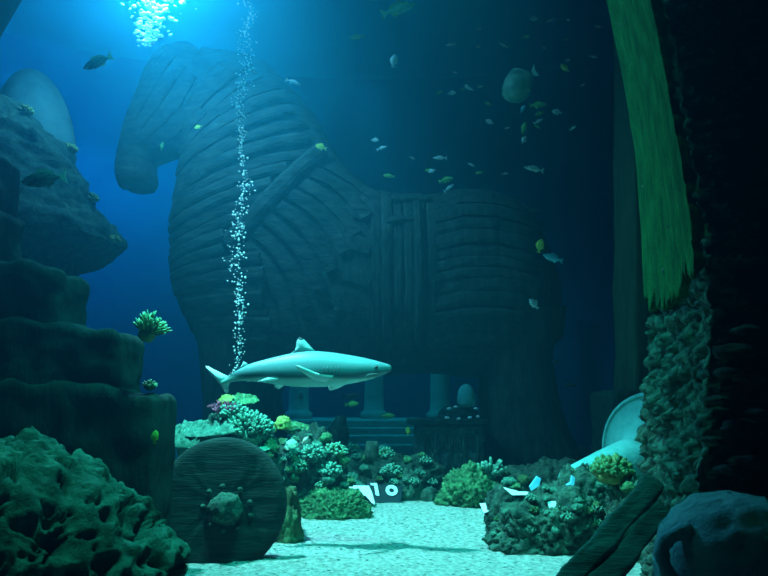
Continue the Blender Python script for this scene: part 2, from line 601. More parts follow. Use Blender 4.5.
def plank(bm, tree, pts2, wpx, thick, side=-1, jitter=1.0, mi=0):
    """a board bent over the hull along a line given in picture units; side -1 faces the window, +1 the back wall"""
    pts = [P(a, b, YH) for a, b in pts2]
    # resample
    seg = []
    for i in range(len(pts) - 1):
        L_ = (pts[i + 1] - pts[i]).length
        k_ = max(2, int(L_ / 0.13))
        seg += [pts[i].lerp(pts[i + 1], t / k_) for t in range(k_)]
    seg.append(pts[-1])
    w = wpx * U(YH) / 2
    s1, s2 = rnd.uniform(0, 90), rnd.uniform(0, 90)
    rows = []
    lift0, lift1 = rnd.uniform(0, .03) * jitter, rnd.uniform(0, .05) * jitter
    n_ = len(seg)
    prev = [None] * 5
    for i, c in enumerate(seg):
        t = (seg[min(i + 1, n_ - 1)] - seg[max(i - 1, 0)]).normalized()
        q = Vector((-t.z, 0, t.x))
        row = []
        for k in range(5):
            v = -1 + k * .5
            ww = w * (1 + .22 * noise.noise(Vector((i * .35, s1 + (v > 0) * 7, 0))))
            p = c + q * v * ww
            hit = tree.ray_cast(Vector((p.x, YH + side * 6, p.z)), Vector((0, -side, 0)))
            if hit[0] is not None:
                y = hit[0].y
                prev[k] = y
            else:
                y = prev[k] if prev[k] is not None else YH + side * .1
            li = lift0 + (lift1 - lift0) * i / n_
            dpt = thick * (1 if abs(v) < .9 else .8) + li + .02 * noise.noise(Vector((i * .8, s2, v)))
            row.append((Vector((p.x, y + side * dpt, p.z)), Vector((p.x, y - side * .06, p.z))))
        rows.append(row)
    vt = [[bm.verts.new(a) for a, b in r] for r in rows]
    ve = [(bm.verts.new(r[0][1]), bm.verts.new(r[4][1])) for r in rows]
    fs = []
    for i in range(n_ - 1):
        for k in range(4):
            fs.append(bm.faces.new((vt[i][k], vt[i + 1][k], vt[i + 1][k + 1], vt[i][k + 1])))
        fs.append(bm.faces.new((ve[i][0], ve[i + 1][0], vt[i + 1][0], vt[i][0])))
        fs.append(bm.faces.new((vt[i][4], vt[i + 1][4], ve[i + 1][1], ve[i][1])))
    fs.append(bm.faces.new((ve[0][0], *[vt[0][k] for k in range(5)], ve[0][1])))
    fs.append(bm.faces.new((ve[-1][1], *[vt[-1][k] for k in range(4, -1, -1)], ve[-1][0])))
    for f in fs:
        f.material_index = mi


def sec_pt(secs, s, u):
    x = s * (len(secs) - 1)
    i = min(int(x), len(secs) - 2)
    t = x - i
    a = [secs[i][k] + (secs[i + 1][k] - secs[i][k]) * t for k in range(4)]
    return (a[0] + (a[2] - a[0]) * u, a[1] + (a[3] - a[1]) * u)


horse = empty('wooden_horse_statue', (P(360, 470, YH).x, YH, 0))
tag(horse, 'huge plank-built wooden horse statue standing behind the reef', 'statue')
neck_bm, torso_bm, head_bm = loft(NECK, seed=1), loft(TORSO, seed=2), loft(HEAD, seed=3, sub=5)
hull = bvh_of([neck_bm, torso_bm])
hullh = bvh_of([head_bm])


def beam_x(y):      # the diagonal yoke beam
    return 325 - (y - 165) * 80 / 93


def neck_planks(bm, side):
    nb = 23
    for b in range(nb):
        s0 = .10 + .86 * (b + .5) / nb
        u0 = .025
        n_ = 12
        line = []
        cut = rnd.uniform(.86, .93)
        for k in range(n_ + 1):
            u = u0 + (cut - u0) * k / n_
            x, y = sec_pt(NECK, s0, u)
            y += -6 * math.sin(u * math.pi)
            if 165 < y < 262 and x > beam_x(y) - 3:
                break
            if y > 262 and x > 285:
                break
            line.append((x, y))
        if len(line) < 3:
            continue
        if rnd.random() < .6 and len(line) > 7:
            c = rnd.randint(3, len(line) - 4)
            plank(bm, hull, line[:c + 1], 12.5 + rnd.uniform(-3, 1.5), .06 + rnd.uniform(0, .12), side)
            plank(bm, hull, [(line[c][0] + 1, line[c][1])] + line[c + 1:], 12 + rnd.uniform(-3, 1.5), .05 + rnd.uniform(0, .13), side)
        else:
            plank(bm, hull, line, 12.5 + rnd.uniform(-3, 1.5), .06 + rnd.uniform(0, .13), side)
    # shoulder boards fanning away from the yoke beam
    for k in range(9):
        t = k / 8
        x0, y0 = 330 - 82 * t, 178 + 92 * t
        line = []
        for j in range(8):
            d = j / 7 * (62 + 28 * t)
            ang = R(18 + 26 * t + 20 * j / 7)
            line.append((x0 + d * math.cos(ang), y0 + d * math.sin(ang)))
        plank(bm, hull, line, 12, .05 + rnd.uniform(0, .06), side)


def torso_planks(bm, side):
    x = 376
    while x < 428:
        w = rnd.uniform(6.5, 11)
        a = 198 + rnd.uniform(-1, 3)
        plank(bm, hull, [(x, a), (x + 1, 240), (x + 1, 300), (x + rnd.uniform(-1, 2), 350), (x + 1, 371)], w, .05 + rnd.uniform(0, .08), side)
        x += w + .8
    y = 206
    while y < 366:
        w = rnd.uniform(8, 13)
        t = (y - 200) / 170
        x1 = 500 + 44 * math.sin(math.pi * min(1, .15 + t)) - rnd.uniform(0, 10)
        line = [(430, y + 5), (455, y + 1.5 - 4 * (1 - t)), (485, y + 1 - 3 * (1 - t)), (510, y + 4), (x1, y + 9)]
        if rnd.random() < .5:
            plank(bm, hull, line[:3], w, .05 + rnd.uniform(0, .07), side)
            plank(bm, hull, [(486, line[2][1])] + line[3:], w, .05 + rnd.uniform(0, .07), side)
        else:
            plank(bm, hull, line, w, .05 + rnd.uniform(0, .07), side)
        y += w + .8
    for k in range(5):       # boards between shoulder and flank
        y = 222 + k * 30
        plank(bm, hull, [(340, y), (372, y + 10)], 14, .04, side)


def head_planks(bm, side):
    for k, u in enumerate((.1, .28, .46, .64, .82)):
        line = [sec_pt(HEAD, .12 + .78 * j / 14, u) for j in range(15)]
        plank(bm, hullh, line, 9.5, .04 + rnd.uniform(0, .04), side)


for side in (-1, 1):
    neck_planks(neck_bm, side)
    torso_planks(torso_bm, side)
    head_planks(head_bm, side)
hl = horse.location


def hbuild(name, bm, m, parent=None, label=None):
    bmesh.ops.translate(bm, verts=bm.verts[:], vec=-hl)
    o = build(name, bm, m, parent or horse, smooth=False)
    if label:
        o['label'] = label
    return o


hbuild('neck', neck_bm, M['wood'])
hbuild('torso', torso_bm, M['wood_v'])
hd = hbuild('head', head_bm, M['wood'])
for side in (-1, 1):
    bm = bmesh.new()
    plank(bm, hull, [(326, 164), (300, 194), (270, 229), (243, 259)], 14, .2, side, .3)
    hbuild('yoke_beam', bm, M['wood'])
    bm = bmesh.new()
    plank(bm, hull, [(414, 212), (415, 260), (416, 368)], 7, .17, side, .3)
    plank(bm, hull, [(391, 214), (405, 213), (424, 213)], 7, .21, side, .3)
    plank(bm, hull, [(386, 238), (400, 236), (412, 236)], 6, .16, side, .3)
    hbuild('hatch_frame', bm, M['wood_v'])
LEGB = [(476, 320, 556, 312, .5), (479, 350, 552, 340, .5), (479, 378, 543, 352, .46), (478, 395, 546, 392, .42), (482, 420, 556, 425, .44), (484, 450, 570, 452, .5), (484, 478, 580, 480, .55)]
LEGF = [(206, 330, 300, 350, .5), (212, 360, 276, 384, .42), (213, 390, 270, 398, .38), (213, 420, 274, 425, .4), (208, 450, 276, 455, .45), (206, 478, 278, 480, .48)]
for secs, dx in ((LEGB, 0), (LEGF, 0)):
    for yo, sh in ((-.72, 0), (.72, 6)):
        s2 = [(a + sh, b, c + sh, d, w) for a, b, c, d, w in secs]
        lb = loft(s2, seg=28, yoff=yo, seed=yo)
        hbuild('leg', lb, M['wood_v'])
# ================================================================== stepped dark ruin on the left
YS = 5.1
stairs = empty('stone_staircase', (P(60, 470, YS).x, YS, 0))
tag(stairs, 'dark stepped stone ruin rising at the left edge', 'ruin')
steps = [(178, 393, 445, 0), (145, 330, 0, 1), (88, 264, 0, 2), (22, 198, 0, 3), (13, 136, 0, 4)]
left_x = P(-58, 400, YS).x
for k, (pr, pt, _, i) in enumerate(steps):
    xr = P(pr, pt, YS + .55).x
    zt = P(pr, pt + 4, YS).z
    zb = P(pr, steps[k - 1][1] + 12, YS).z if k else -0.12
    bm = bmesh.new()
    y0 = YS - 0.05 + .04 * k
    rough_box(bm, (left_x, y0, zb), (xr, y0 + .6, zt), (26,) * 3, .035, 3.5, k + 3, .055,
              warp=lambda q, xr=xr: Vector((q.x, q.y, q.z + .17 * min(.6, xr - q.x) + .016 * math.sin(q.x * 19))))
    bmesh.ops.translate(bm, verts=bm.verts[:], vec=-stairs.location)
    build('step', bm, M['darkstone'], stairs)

# ================================================================== pillars on the right
def pcol(name, zs, left_px, right_px, Yl, Yr, m, nface=30, lumps=.0, amp=.02, seed=0, back=1.6, side_px=None, parent=None, lfreq=7, close=True, top_fn=None):
    pass


YC, YB = 4.0, 4.95


def py_of(z, Y):
    d = Vector((0, Y, z - CZ))
    return 288 - F * d.dot(UPV) / d.dot(FWD)


def x_at(px, z, Y):
    d = Vector((0, Y, z - CZ)).dot(FWD)
    return (px - 384) / F * d


def interp(tab, v):
    if v <= tab[0][0]:
        return tab[0][1] + (v - tab[0][0]) * (tab[1][1] - tab[0][1]) / (tab[1][0] - tab[0][0])
    for (a, b), (c, d) in zip(tab, tab[1:]):
        if v <= c:
            return b + (d - b) * (v - a) / (c - a)
    return tab[-1][1]


EDGE_B = [(-60, 600), (0, 614), (80, 631), (150, 642), (230, 649), (300, 652), (400, 643), (480, 640), (560, 640)]
EDGE_C = [(-60, 648), (0, 662), (80, 680), (150, 693), (230, 703), (300, 710), (400, 708), (480, 698), (600, 698)]
pillar = empty('stone_pillar', (2.0, 4.6, 0))
tag(pillar, 'huge near pillar with green plaster peeling off rubble at the right', 'pillar', kind='thing')


def pillar_pt(u, z):
    """u 0..1 along the lit flank from back to corner, 1..3 along the front face to the right"""
    if u <= 1:
        Y = YB + (YC - YB) * u
        xb, xc = x_at(interp(EDGE_B, py_of(z, YB)), z, YB), x_at(interp(EDGE_C, py_of(z, YC)), z, YC)
        p = Vector((xb + (xc - xb) * u, Y, z))
        n_ = Vector((-(YB - YC), -(xc - xb), 0)).normalized()
    else:
        xc = x_at(interp(EDGE_C, py_of(z, YC)), z, YC)
        p = Vector((xc + (u - 1) * 1.1, YC - (u - 1) * .22, z))
        n_ = Vector((-.15, -1, 0)).normalized()
    return p, n_


def stone_disp(p, amp, f, seed):
    w = Vector((nz(p * 2, 2), nz(p * 2 + Vector((9, 0, 0)), 2), nz(p * 2 + Vector((0, 9, 0)), 2))) * .12
    d, _ = noise.voronoi((p + w) * f + Vector((seed, 0, 0)))
    return amp * (sm(0, .42, d[1] - d[0]) - .6) + amp * .9 * nz(p * 12, 5)


bm = bmesh.new()
us = [i / 60 for i in range(61)] + [1 + 2.2 * i / 90 for i in range(1, 91)]
zs = [-.1 + 5.6 * j / 260 for j in range(261)]
g = []
for z in zs:
    row = []
    for u in us:
        p, n_ = pillar_pt(u, z)
        a = .05 if u <= 1 else .075
        e = 1 - .5 * math.exp(-((u - 1) / .05) ** 2)
        fq = 13 if u <= 1 else 5.5
        q = Vector((p.x, p.y, p.z * (1 if u <= 1 else 1.7)))
        p = p + n_ * stone_disp(q, a, fq, 0) * e
        row.append(bm.verts.new(p - pillar.location))
    # back return
    p, n_ = pillar_pt(0, z)
    row.insert(0, bm.verts.new(p + Vector((2.4, .3, 0)) - pillar.location))
    g.append(row)
for j in range(len(g) - 1):
    for i in range(len(g[0]) - 1):
        bm.faces.new((g[j][i], g[j][i + 1], g[j + 1][i + 1], g[j + 1][i]))
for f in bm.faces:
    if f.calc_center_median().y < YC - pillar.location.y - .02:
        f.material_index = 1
build('rubble_core', bm, [M['rubble'], M['rubbleshade']], pillar)

bm = bmesh.new()
nu, nzv = 56, 120
g = []
rr = random.Random(4)
jag = [rr.uniform(0, 1) for _ in range(nu + 1)]
for i in range(nu + 1):
    u = -.01 + 0.97 * i / nu
    base_py = 305 - 34 * sm(.3, 1, u) + 14 * nz(Vector((u * 7, 3, 0)), 3) + 16 * (jag[i] - .5)
    # convert to height at this depth
    Y = YB + (YC - YB) * max(0, u)
    z0 = P(640, base_py, Y).z
    col = []
    for j in range(nzv + 1):
        z = z0 + (5.5 - z0) * j / nzv
        fray = 0
        uu = u
        if i == nu:
            uu = u - .06 * abs(nz(Vector((0, 0, z * 5)), 4))
        p, n_ = pillar_pt(uu, z)
        off = .05 + .012 * nz(Vector((p.y * 3, 0, p.z * 1.2)), 4)
        pin = p + n_ * (-.06)
        p = p + n_ * off
        col.append((bm.verts.new(p - pillar.location), pin - pillar.location))
    g.append(col)
for i in range(nu):
    for j in range(nzv):
        bm.faces.new((g[i][j][0], g[i + 1][j][0], g[i + 1][j + 1][0], g[i][j + 1][0]))
# thickness along the torn lower edge and both sides
lowi = [bm.verts.new(g[i][0][1]) for i in range(nu + 1)]
for i in range(nu):
    bm.faces.new((g[i][0][0], lowi[i], lowi[i + 1], g[i + 1][0][0]))
for i in (0, nu):
    inn = [lowi[i]] + [bm.verts.new(g[i][j][1]) for j in range(1, nzv + 1)]
    for j in range(nzv):
        bm.faces.new((g[i][j][0], g[i][j + 1][0], inn[j + 1], inn[j]))
build('plaster_coat', bm, M['plaster'], pillar)['label'] = 'green algae-stained plaster coat'

# stones jutting out of the dark front face
rr = random.Random(8)
for k, (px, py, w) in enumerate([(736, 352, 44), (728, 372, 26), (752, 378, 34), (716, 400, 22), (742, 428, 40), (757, 412, 20), (750, 462, 36), (728, 470, 24),
                                 (756, 492, 30), (734, 505, 22), (745, 330, 24), (712, 440, 18)]):
    c = P(px, py, 3.86)
    bm = rock_bm(w * U(3.86) / 2, .09, w * U(3.86) * .2, k + 40, 3, .3, 1.5, flat=False)
    bmesh.ops.translate(bm, verts=bm.verts[:], vec=c - pillar.location)
    build('jutting_stone', bm, M['rubbleshade'], pillar)

# second pillar behind it
YP = 9.4
p2 = empty('stone_pillar', (P(635, 400, YP).x, YP, 0))
tag(p2, 'dim green square pillar further back behind the huge near pillar', 'pillar', kind='thing')
bm = bmesh.new()
rough_box(bm, (P(613, 380, YP).x, YP, .0), (P(613, 380, YP).x + .9, YP + .9, 7.6), (24,) * 3, .03, 2.5, 5, .05,
          warp=lambda q: Vector((q.x + x_at(613, q.z, YP + .9) - P(613, 380, YP).x, q.y, q.z)))
bmesh.ops.translate(bm, verts=bm.verts[:], vec=-p2.location)
build('shaft', bm, M['farplaster'], p2)
bm = bmesh.new()
rough_box(bm, (P(610, 380, YP).x, YP - .12, -.05), (P(610, 380, YP).x + 1.05, YP + 1.0, P(612, 390, YP).z), (14,) * 3, .03, 3, 6, .05)
bmesh.ops.translate(bm, verts=bm.verts[:], vec=-p2.location)
build('plinth', bm, M['rockdark'], p2)

# dark leaning post standing in for the window frame, upper left corner
bm = bmesh.new()
pts, rad = [], []
for t in range(14):
    s = t / 13
    z = 5.6 * s
    x = -3.70 + 1.70 * s ** 3
    pts.append(Vector((x, 4.75, z - .05)))
    rad.append(.5 - .1 * s)
tube(bm, pts, rad, 20)
for v in bm.verts:
    v.co += v.normal * .05 * nz(v.co * 2.5, 4)
tag(build('frame_standin', bm, M['darkstone']), 'dark leaning stand-in for the window frame in the top left corner', 'pillar', kind='thing')

# ================================================================== foreground rock, disc, urn, beam
rock('porous_rock', -4, 660, 3.75, 350, 208, M['porous'], 'big pitted rock in the lower left corner', z0=0.0, depth=.62, seed=3, sub=7, amp=.16, freq=1.6, pits=.26, pfreq=3.4, lumps=.05, lfreq=9)

YD = 5.85
c = P(222, 504, YD)
disc = empty('round_stone_disc', (c.x, YD, 0))
tag(disc, 'dark round disc with a knob at its centre standing on the sand', 'disc')
rD = 62.5 * U(YD) * 1.01
bm = bmesh.new()
prof = [(0.0001, .075), (rD * .12, .075), (rD * .3, .072), (rD * .5, .075), (rD * .7, .07), (rD * .86, .075), (rD * .955, .066), (rD * .99, .04), (rD, 0), (rD * .99, -.05), (rD * .93, -.075), (.0001, -.08)]
lathe(bm, prof, 96, wob=.012)
rot = Matrix.Rotation(R(90 - 6), 4, 'X')
zc = c.z
T_ = Matrix.Translation(Vector((0, 0, zc)))
for v in bm.verts:
    v.co += Vector((0, 0, .008 * noise.noise(Vector((v.co.x * 2, v.co.y * 34, 1)))))
bmesh.ops.transform(bm, matrix=T_ @ rot, verts=bm.verts[:])
build('disc_face', bm, M['disc'], disc)
bm = rock_bm(.125, .11, .12, 21, 4, .25, 2, flat=False)
bmesh.ops.translate(bm, verts=bm.verts[:], vec=Vector((.05, -.1, zc - .02)))
build('boss', bm, M['rock'], disc)
rr = random.Random(3)
for k in range(9):
    a = R(20 + 40 * k) + rr.uniform(-.15, .15)
    q = Vector((.05 + .185 * math.cos(a) * rr.uniform(.9, 1.1), -.085, zc - .02 + .165 * math.sin(a)))
    bm = rock_bm(.022, .022, .02, 50 + k, 2, .3, 2, flat=False)
    bmesh.ops.translate(bm, verts=bm.verts[:], vec=q)
    build('shell', bm, M['rock'], disc)

# urn with a loop handle, lower right
YU = 3.35
c = P(742, 690, YU)
urn = empty('clay_urn', (c.x, YU, 0))
tag(urn, 'silt-covered clay urn with a broken neck and loop handle, lower right corner', 'urn')
bm = bmesh.new()
r0 = .30
prof = [(.001, 0), (.10, 0), (.16, .06), (.23, .2), (.285, .36), (r0, .5), (.285, .60), (.25, .70), (.19, .78), (.12, .825), (.06, .845), (.001, .85)]
dense = []
for (a, b), (c2, d2) in zip(prof, prof[1:]):
    for k in range(4):
        dense.append((a + (c2 - a) * k / 4, b + (d2 - b) * k / 4))
dense.append(prof[-1])
lathe(bm, dense, 72, wob=.03)
for v in bm.verts:
    v.co = Vector((v.co.x * 1.12, v.co.y * 1.12, v.co.z * .93))
for v in bm.verts:
    n_ = Vector((v.co.x, v.co.y, 0)).normalized()
    if v.co.z > .55:
        v.co += (n_ + Vector((0, 0, .8))) * .03 * (noise.voronoi(v.co * 13)[0][0] - .4) * sm(.52, .66, v.co.z)
build('body', bm, M['urn'], urn)
bm = bmesh.new()
pts = []
for k in range(15):
    t = k / 14
    a = R(170 - 190 * (t - .0))
    pts.append(Vector((-.23 - .13 * math.sin(math.pi * t) ** .7, -.14, .66 - .30 * t + .05 * math.sin(math.pi * t))))
tube(bm, pts, [.03 + .004 * math.sin(k * 2) for k in range(15)], 12)
build('handle', bm, M['urn'], urn)

# leaning split beam
a, b = P(662, 492, 4.0), P(560, 612, 3.75)
beam = empty('wooden_beam', (b.x, b.y, 0))
tag(beam, 'split dark wooden beam leaning against the foot of the pillar', 'beam')
d = (a - b)
Ln = d.length
q = d.to_track_quat('X', 'Z')
for k, (off, wd) in enumerate(((.060, .112), (-.057, .108))):
    bm = bmesh.new()
    rough_box(bm, (-.35, -.045, off - wd / 2), (Ln + (.02 if k == 0 else -.06), .045, off + wd / 2), (30,) * 3, .02, 6, k + 2, .018)
    for v in bm.verts:
        v.co.z += .01 * nz(Vector((v.co.x * 3, k * 5, 0)), 3)
    bmesh.ops.transform(bm, matrix=Matrix.Translation(b - beam.location) @ q.to_matrix().to_4x4() @ Matrix.Rotation(R(-38), 4, 'X'), verts=bm.verts[:])
    build('plank', bm, M['beam'], beam)

# ================================================================== the shark
YK = 6.35
u = U(YK) * 1.005
SHx, SHz = P(298, 372, YK).x, P(298, 372, YK).z


def sp(px, py, y=0.0):
    c = P(px, py, YK)
    return Vector((c.x - SHx, y, c.z - SHz))


shark = empty('blacktip_shark', (SHx, YK, SHz))
tag(shark, 'grey shark with a pale belly swimming right over the reef', 'shark')
# (px, top, bottom) outline
SH = [(391.5, 367.0, 369.5), (390, 365.2, 371.5), (386, 363.6, 373.6), (380, 361.8, 375.9), (372, 359.8, 378.8), (362, 357.5, 381.2), (350, 355.4, 383.6), (336, 353.2, 385.5),
      (320, 351.6, 386.6), (306, 351.6, 386.8), (292, 353.4, 386.0), (278, 356.4, 384.4), (264, 359.9, 382.4), (252, 363.2, 381.2), (243, 367.0, 380.8), (235, 371.5, 381.2), (229, 376, 382.5), (225, 379.2, 383.2), (221, 381.2, 384)]
WF = [.35, .62, .8, .98, 1.0, .98, .92, .88, .86, .84, .82, .8, .76, .7, .62, .52, .42, .34, .2]


def cat1(a, b, c, d, t):
    return 0.5 * ((2 * b) + (-a + c) * t + (2 * a - 5 * b + 4 * c - d) * t * t + (-a + 3 * b - 3 * c + d) * t ** 3)


bm = bmesh.new()
rings = []
nS, sub, seg = len(SH), 5, 36
for i in range(nS - 1):
    for k in range(sub if i < nS - 2 else sub + 1):
        t = k / sub
        q = [max(0, min(nS - 1, i + o_)) for o_ in (-1, 0, 1, 2)]
        px, top, bot = [cat1(*[SH[j][m_] for j in q], t) for m_ in range(3)]
        w = cat1(*[WF[j] for j in q], t)
        c, h = sp(px, (top + bot) / 2), (bot - top) / 2 * u
        ring = []
        for s in range(seg):
            a = 2 * math.pi * s / seg
            zz = math.cos(a)
            yy = math.sin(a) * (1 - .12 * zz)
            ring.append(bm.verts.new(c + Vector((0, yy * h * w, zz * h))))
        rings.append(ring)
for i in range(len(rings) - 1):
    for s in range(seg):
        bm.faces.new((rings[i][s], rings[i][(s + 1) % seg], rings[i + 1][(s + 1) % seg], rings[i + 1][s]))
bm.faces.new(rings[0])
bm.faces.new(rings[-1][::-1])
# skin: grey back, white belly, soft wavering border, flank shade painted as a dark band
m = bpy.data.materials.new('shark_skin')
m.use_nodes = True
N, L = m.node_tree.nodes, m.node_tree.links
b_ = N['Principled BSDF']
b_.inputs['Roughness'].default_value = .45
b_.inputs['Specular IOR Level'].default_value = .35
tc = N.new('ShaderNodeTexCoord')
sx = N.new('ShaderNodeSeparateXYZ')
L.new(tc.outputs['Object'], sx.inputs[0])
nn = N.new('ShaderNodeTexNoise')
nn.inputs['Scale'].default_value = 3.0
L.new(tc.outputs['Object'], nn.inputs['Vector'])
ad = N.new('ShaderNodeMath')
ad.operation = 'MULTIPLY_ADD'
ad.inputs[1].default_value = .05
L.new(nn.outputs['Fac'], ad.inputs[0])
L.new(sx.outputs['Z'], ad.inputs[2])
rp = N.new('ShaderNodeValToRGB')
mr = N.new('ShaderNodeMapRange')
mr.inputs['From Min'].default_value = -.06
mr.inputs['From Max'].default_value = .10
L.new(ad.outputs[0], mr.inputs[0])
L.new(mr.outputs[0], rp.inputs[0])
e = rp.color_ramp.elements
e[0].color = (.28, .47, .43, 1)
e[0].position = .14
e[1].color = (.115, .22, .24, 1)
e[1].position = .60
x_ = e.new(.30)
x_.color = (.035, .085, .095, 1)
L.new(rp.outputs[0], b_.inputs['Base Color'])
M['shark'] = m
M['sharkfin'] = mat('shark_fin', (.20, .32, .33), (.27, .40, .40), 5, 0, rough=.5)
M['sharkpale'] = mat('pale_shark_fin', (.46, .60, .58), (.58, .72, .69), 5, 0, rough=.5)
M['black'] = plain('black_fin_tip', (.015, .018, .02), .6)
M['gill'] = plain('gill_slit', (.10, .13, .13), .7)
body = build('body', bm, M['shark'], shark)


def fin(name, outline, y0, y1, thick, m, parent=shark, tip=None, tipm=None, label=None):
    """a fin as a thin tapering blade: outline from root front round to root rear; first and last points lie at y0, others run to y1 with distance"""
    bm = bmesh.new()
    pts = [sp(a, b) for a, b in outline]
    n_ = len(pts)
    root = (pts[0] + pts[-1]) / 2
    far = max((p - root).length for p in pts)
    L1, L2 = [], []
    ctr = sum(pts, Vector()) / n_
    for p in pts:
        k = min(1, (p - root).length / far)
        y = y0 + (y1 - y0) * k if p not in (pts[0], pts[-1]) else y0
        L1.append(bm.verts.new(Vector((p.x, y - .003, p.z))))
        L2.append(bm.verts.new(Vector((p.x, y + .003, p.z))))
    k = (ctr - root).length / far
    yc = y0 + (y1 - y0) * k
    c1 = bm.verts.new(Vector((ctr.x, yc - thick, ctr.z)))
    c2 = bm.verts.new(Vector((ctr.x, yc + thick, ctr.z)))
    for i in range(n_):
        j = (i + 1) % n_
        f = [bm.faces.new((L1[i], L1[j], c1)), bm.faces.new((L2[j], L2[i], c2)), bm.faces.new((L1[j], L1[i], L2[i], L2[j]))]
    ms = [m]
    if tip:
        ms.append(tipm)
    o = build(name, bm, ms, parent)
    if label:
        o['label'] = label
    return o


df = fin('dorsal_fin', [(319, 354), (312, 348), (307, 342.5), (303.5, 339), (300, 337.6), (297.6, 338.8), (296.4, 342), (296, 347), (294.8, 351), (291, 353), (294, 356)], 0, 0, .018, M['sharkfin'])
fin('fin_tip', [(305, 340.6), (303.5, 338.7), (300, 337.2), (297.4, 338.6), (296.6, 341.5), (300, 341)], 0, 0, .0075, M['black'], df, label='black tip of the dorsal fin')
fin('dorsal_fin', [(250, 365.5), (246, 362.5), (243.6, 361.4), (242.6, 363.2), (241, 366.2), (238, 369), (246, 369)], 0, 0, .01, M['sharkfin'])
fin('tail_fin', [(230, 377), (222, 373.5), (213, 369.2), (207, 366), (204.2, 365.8), (205.2, 368.4), (206.6, 371), (210, 374.5), (215, 379), (220, 385), (223, 390), (226, 394.4), (228, 391), (228, 386.5), (230, 382.6)], 0, .05, .013, M['sharkpale'])
fin('pectoral_fin', [(335, 376), (327, 377), (316, 372.5), (305, 367.8), (301, 367), (303.5, 371), (310, 376.5), (318, 381.5), (327, 383)], -.13, -.42, .014, M['sharkpale'])
fin('pectoral_fin', [(346, 384), (340, 386.4), (335, 388.6), (328, 390.2), (325.6, 389.2), (324.5, 386), (327, 383)], .06, .40, .012, M['sharkpale'])
fin('pelvic_fin', [(280, 378.5), (270, 378), (261, 381.8), (262, 382.8), (271, 381.8), (277, 381)], -.09, -.17, .008, M['sharkpale'])
fin('pelvic_fin', [(286, 384), (281, 386.4), (277, 389), (273, 387), (272, 383)], .05, .12, .008, M['sharkpale'])
fin('anal_fin', [(256, 380), (250, 381.4), (246, 382.2), (249, 379.6)], 0, 0, .006, M['sharkpale'])
# eye, mouth, gills
for sgn in (-1, 1):
    bm = bmesh.new()
    bmesh.ops.create_uvsphere(bm, u_segments=12, v_segments=8, radius=.014)
    bmesh.ops.translate(bm, verts=bm.verts[:], vec=sp(376.5, 367.4, sgn * .071))
    build('eye', bm, M['eye'], shark)
    for k in range(5):
        bm = bmesh.new()
        x0 = 339 - k * 3.6
        pts = []
        for t in range(5):
            yy = 366.5 + 7 * t / 4 + k * .2
            px = x0 + 1.0 * math.sin(t / 4 * math.pi)
            c = sp(px, yy)
            top, bot = interp([(a[0], a[1]) for a in SH[::-1]], px), interp([(a[0], a[2]) for a in SH[::-1]], px)
            zz = ((top + bot) / 2 - yy) / ((bot - top) / 2)
            h = (bot - top) / 2 * u
            c.y = sgn * (math.sqrt(max(0, 1 - zz * zz)) * (1 - .12 * zz) * h * .89)
            pts.append(c)
        tube(bm, pts, [.002, .005, .006, .005, .002], 5)
        build('gill_slit', bm, M['gill'], shark)
bm = bmesh.new()
pts = [sp(380, 374.6, -.055), sp(376, 374.4, -.082), sp(370, 374.8, -.108), sp(366, 376.6, -.105)]
tube(bm, pts, [.003, .006, .006, .003], 5)
build('mouth', bm, M['gill'], shark)

# ================================================================== reef rocks and corals
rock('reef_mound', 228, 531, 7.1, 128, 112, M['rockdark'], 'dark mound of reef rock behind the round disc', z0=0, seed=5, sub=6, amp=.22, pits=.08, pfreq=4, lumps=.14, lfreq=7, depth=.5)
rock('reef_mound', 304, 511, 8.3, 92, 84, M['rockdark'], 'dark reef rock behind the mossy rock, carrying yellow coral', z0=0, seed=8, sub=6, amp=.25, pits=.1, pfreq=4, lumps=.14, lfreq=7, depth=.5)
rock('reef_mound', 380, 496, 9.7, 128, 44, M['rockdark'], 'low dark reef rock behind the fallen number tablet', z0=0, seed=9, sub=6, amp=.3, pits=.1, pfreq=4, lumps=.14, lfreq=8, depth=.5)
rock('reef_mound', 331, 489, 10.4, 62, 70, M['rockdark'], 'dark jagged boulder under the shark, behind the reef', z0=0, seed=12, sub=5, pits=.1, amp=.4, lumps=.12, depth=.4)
rock('mossy_rock', 333, 515, 7.95, 78, 33, M['mossy'], 'long mossy green rock lying on the bright sand', z0=0, seed=14, sub=6, amp=.2, lumps=.2, lfreq=11, pits=.06, depth=.26)
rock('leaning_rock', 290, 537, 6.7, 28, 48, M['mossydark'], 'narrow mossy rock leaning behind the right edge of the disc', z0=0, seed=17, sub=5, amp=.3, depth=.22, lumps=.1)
rock('green_boulder', 468, 505, 8.75, 68, 43, M['mossy'], 'knobbly green boulder at the far edge of the sand', z0=0, seed=19, sub=6, amp=.25, lumps=.26, lfreq=9, depth=.36)
rock('small_rock', 428, 499, 9.2, 20, 13, M['rock'], 'little dark stone at the sand edge left of the green boulder', z0=0, seed=22, sub=4, depth=.12)
rock('reef_rock', 554, 546, 6.35, 136, 58, M['rock'], 'dark pitted rock with tile shards at the right of the sand', z0=0, seed=24, sub=6, pits=.16, pfreq=4, amp=.25, lumps=.12, lfreq=8, depth=.3)
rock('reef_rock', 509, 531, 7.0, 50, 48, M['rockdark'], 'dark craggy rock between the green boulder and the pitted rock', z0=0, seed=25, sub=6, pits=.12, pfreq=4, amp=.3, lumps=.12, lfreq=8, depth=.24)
rock('reef_rock', 584, 533, 6.85, 112, 68, M['rock'], 'speckled reef rock below the fallen pale column', z0=0, seed=27, sub=6, pits=.1, pfreq=5, amp=.25, lumps=.12, lfreq=9, depth=.3)
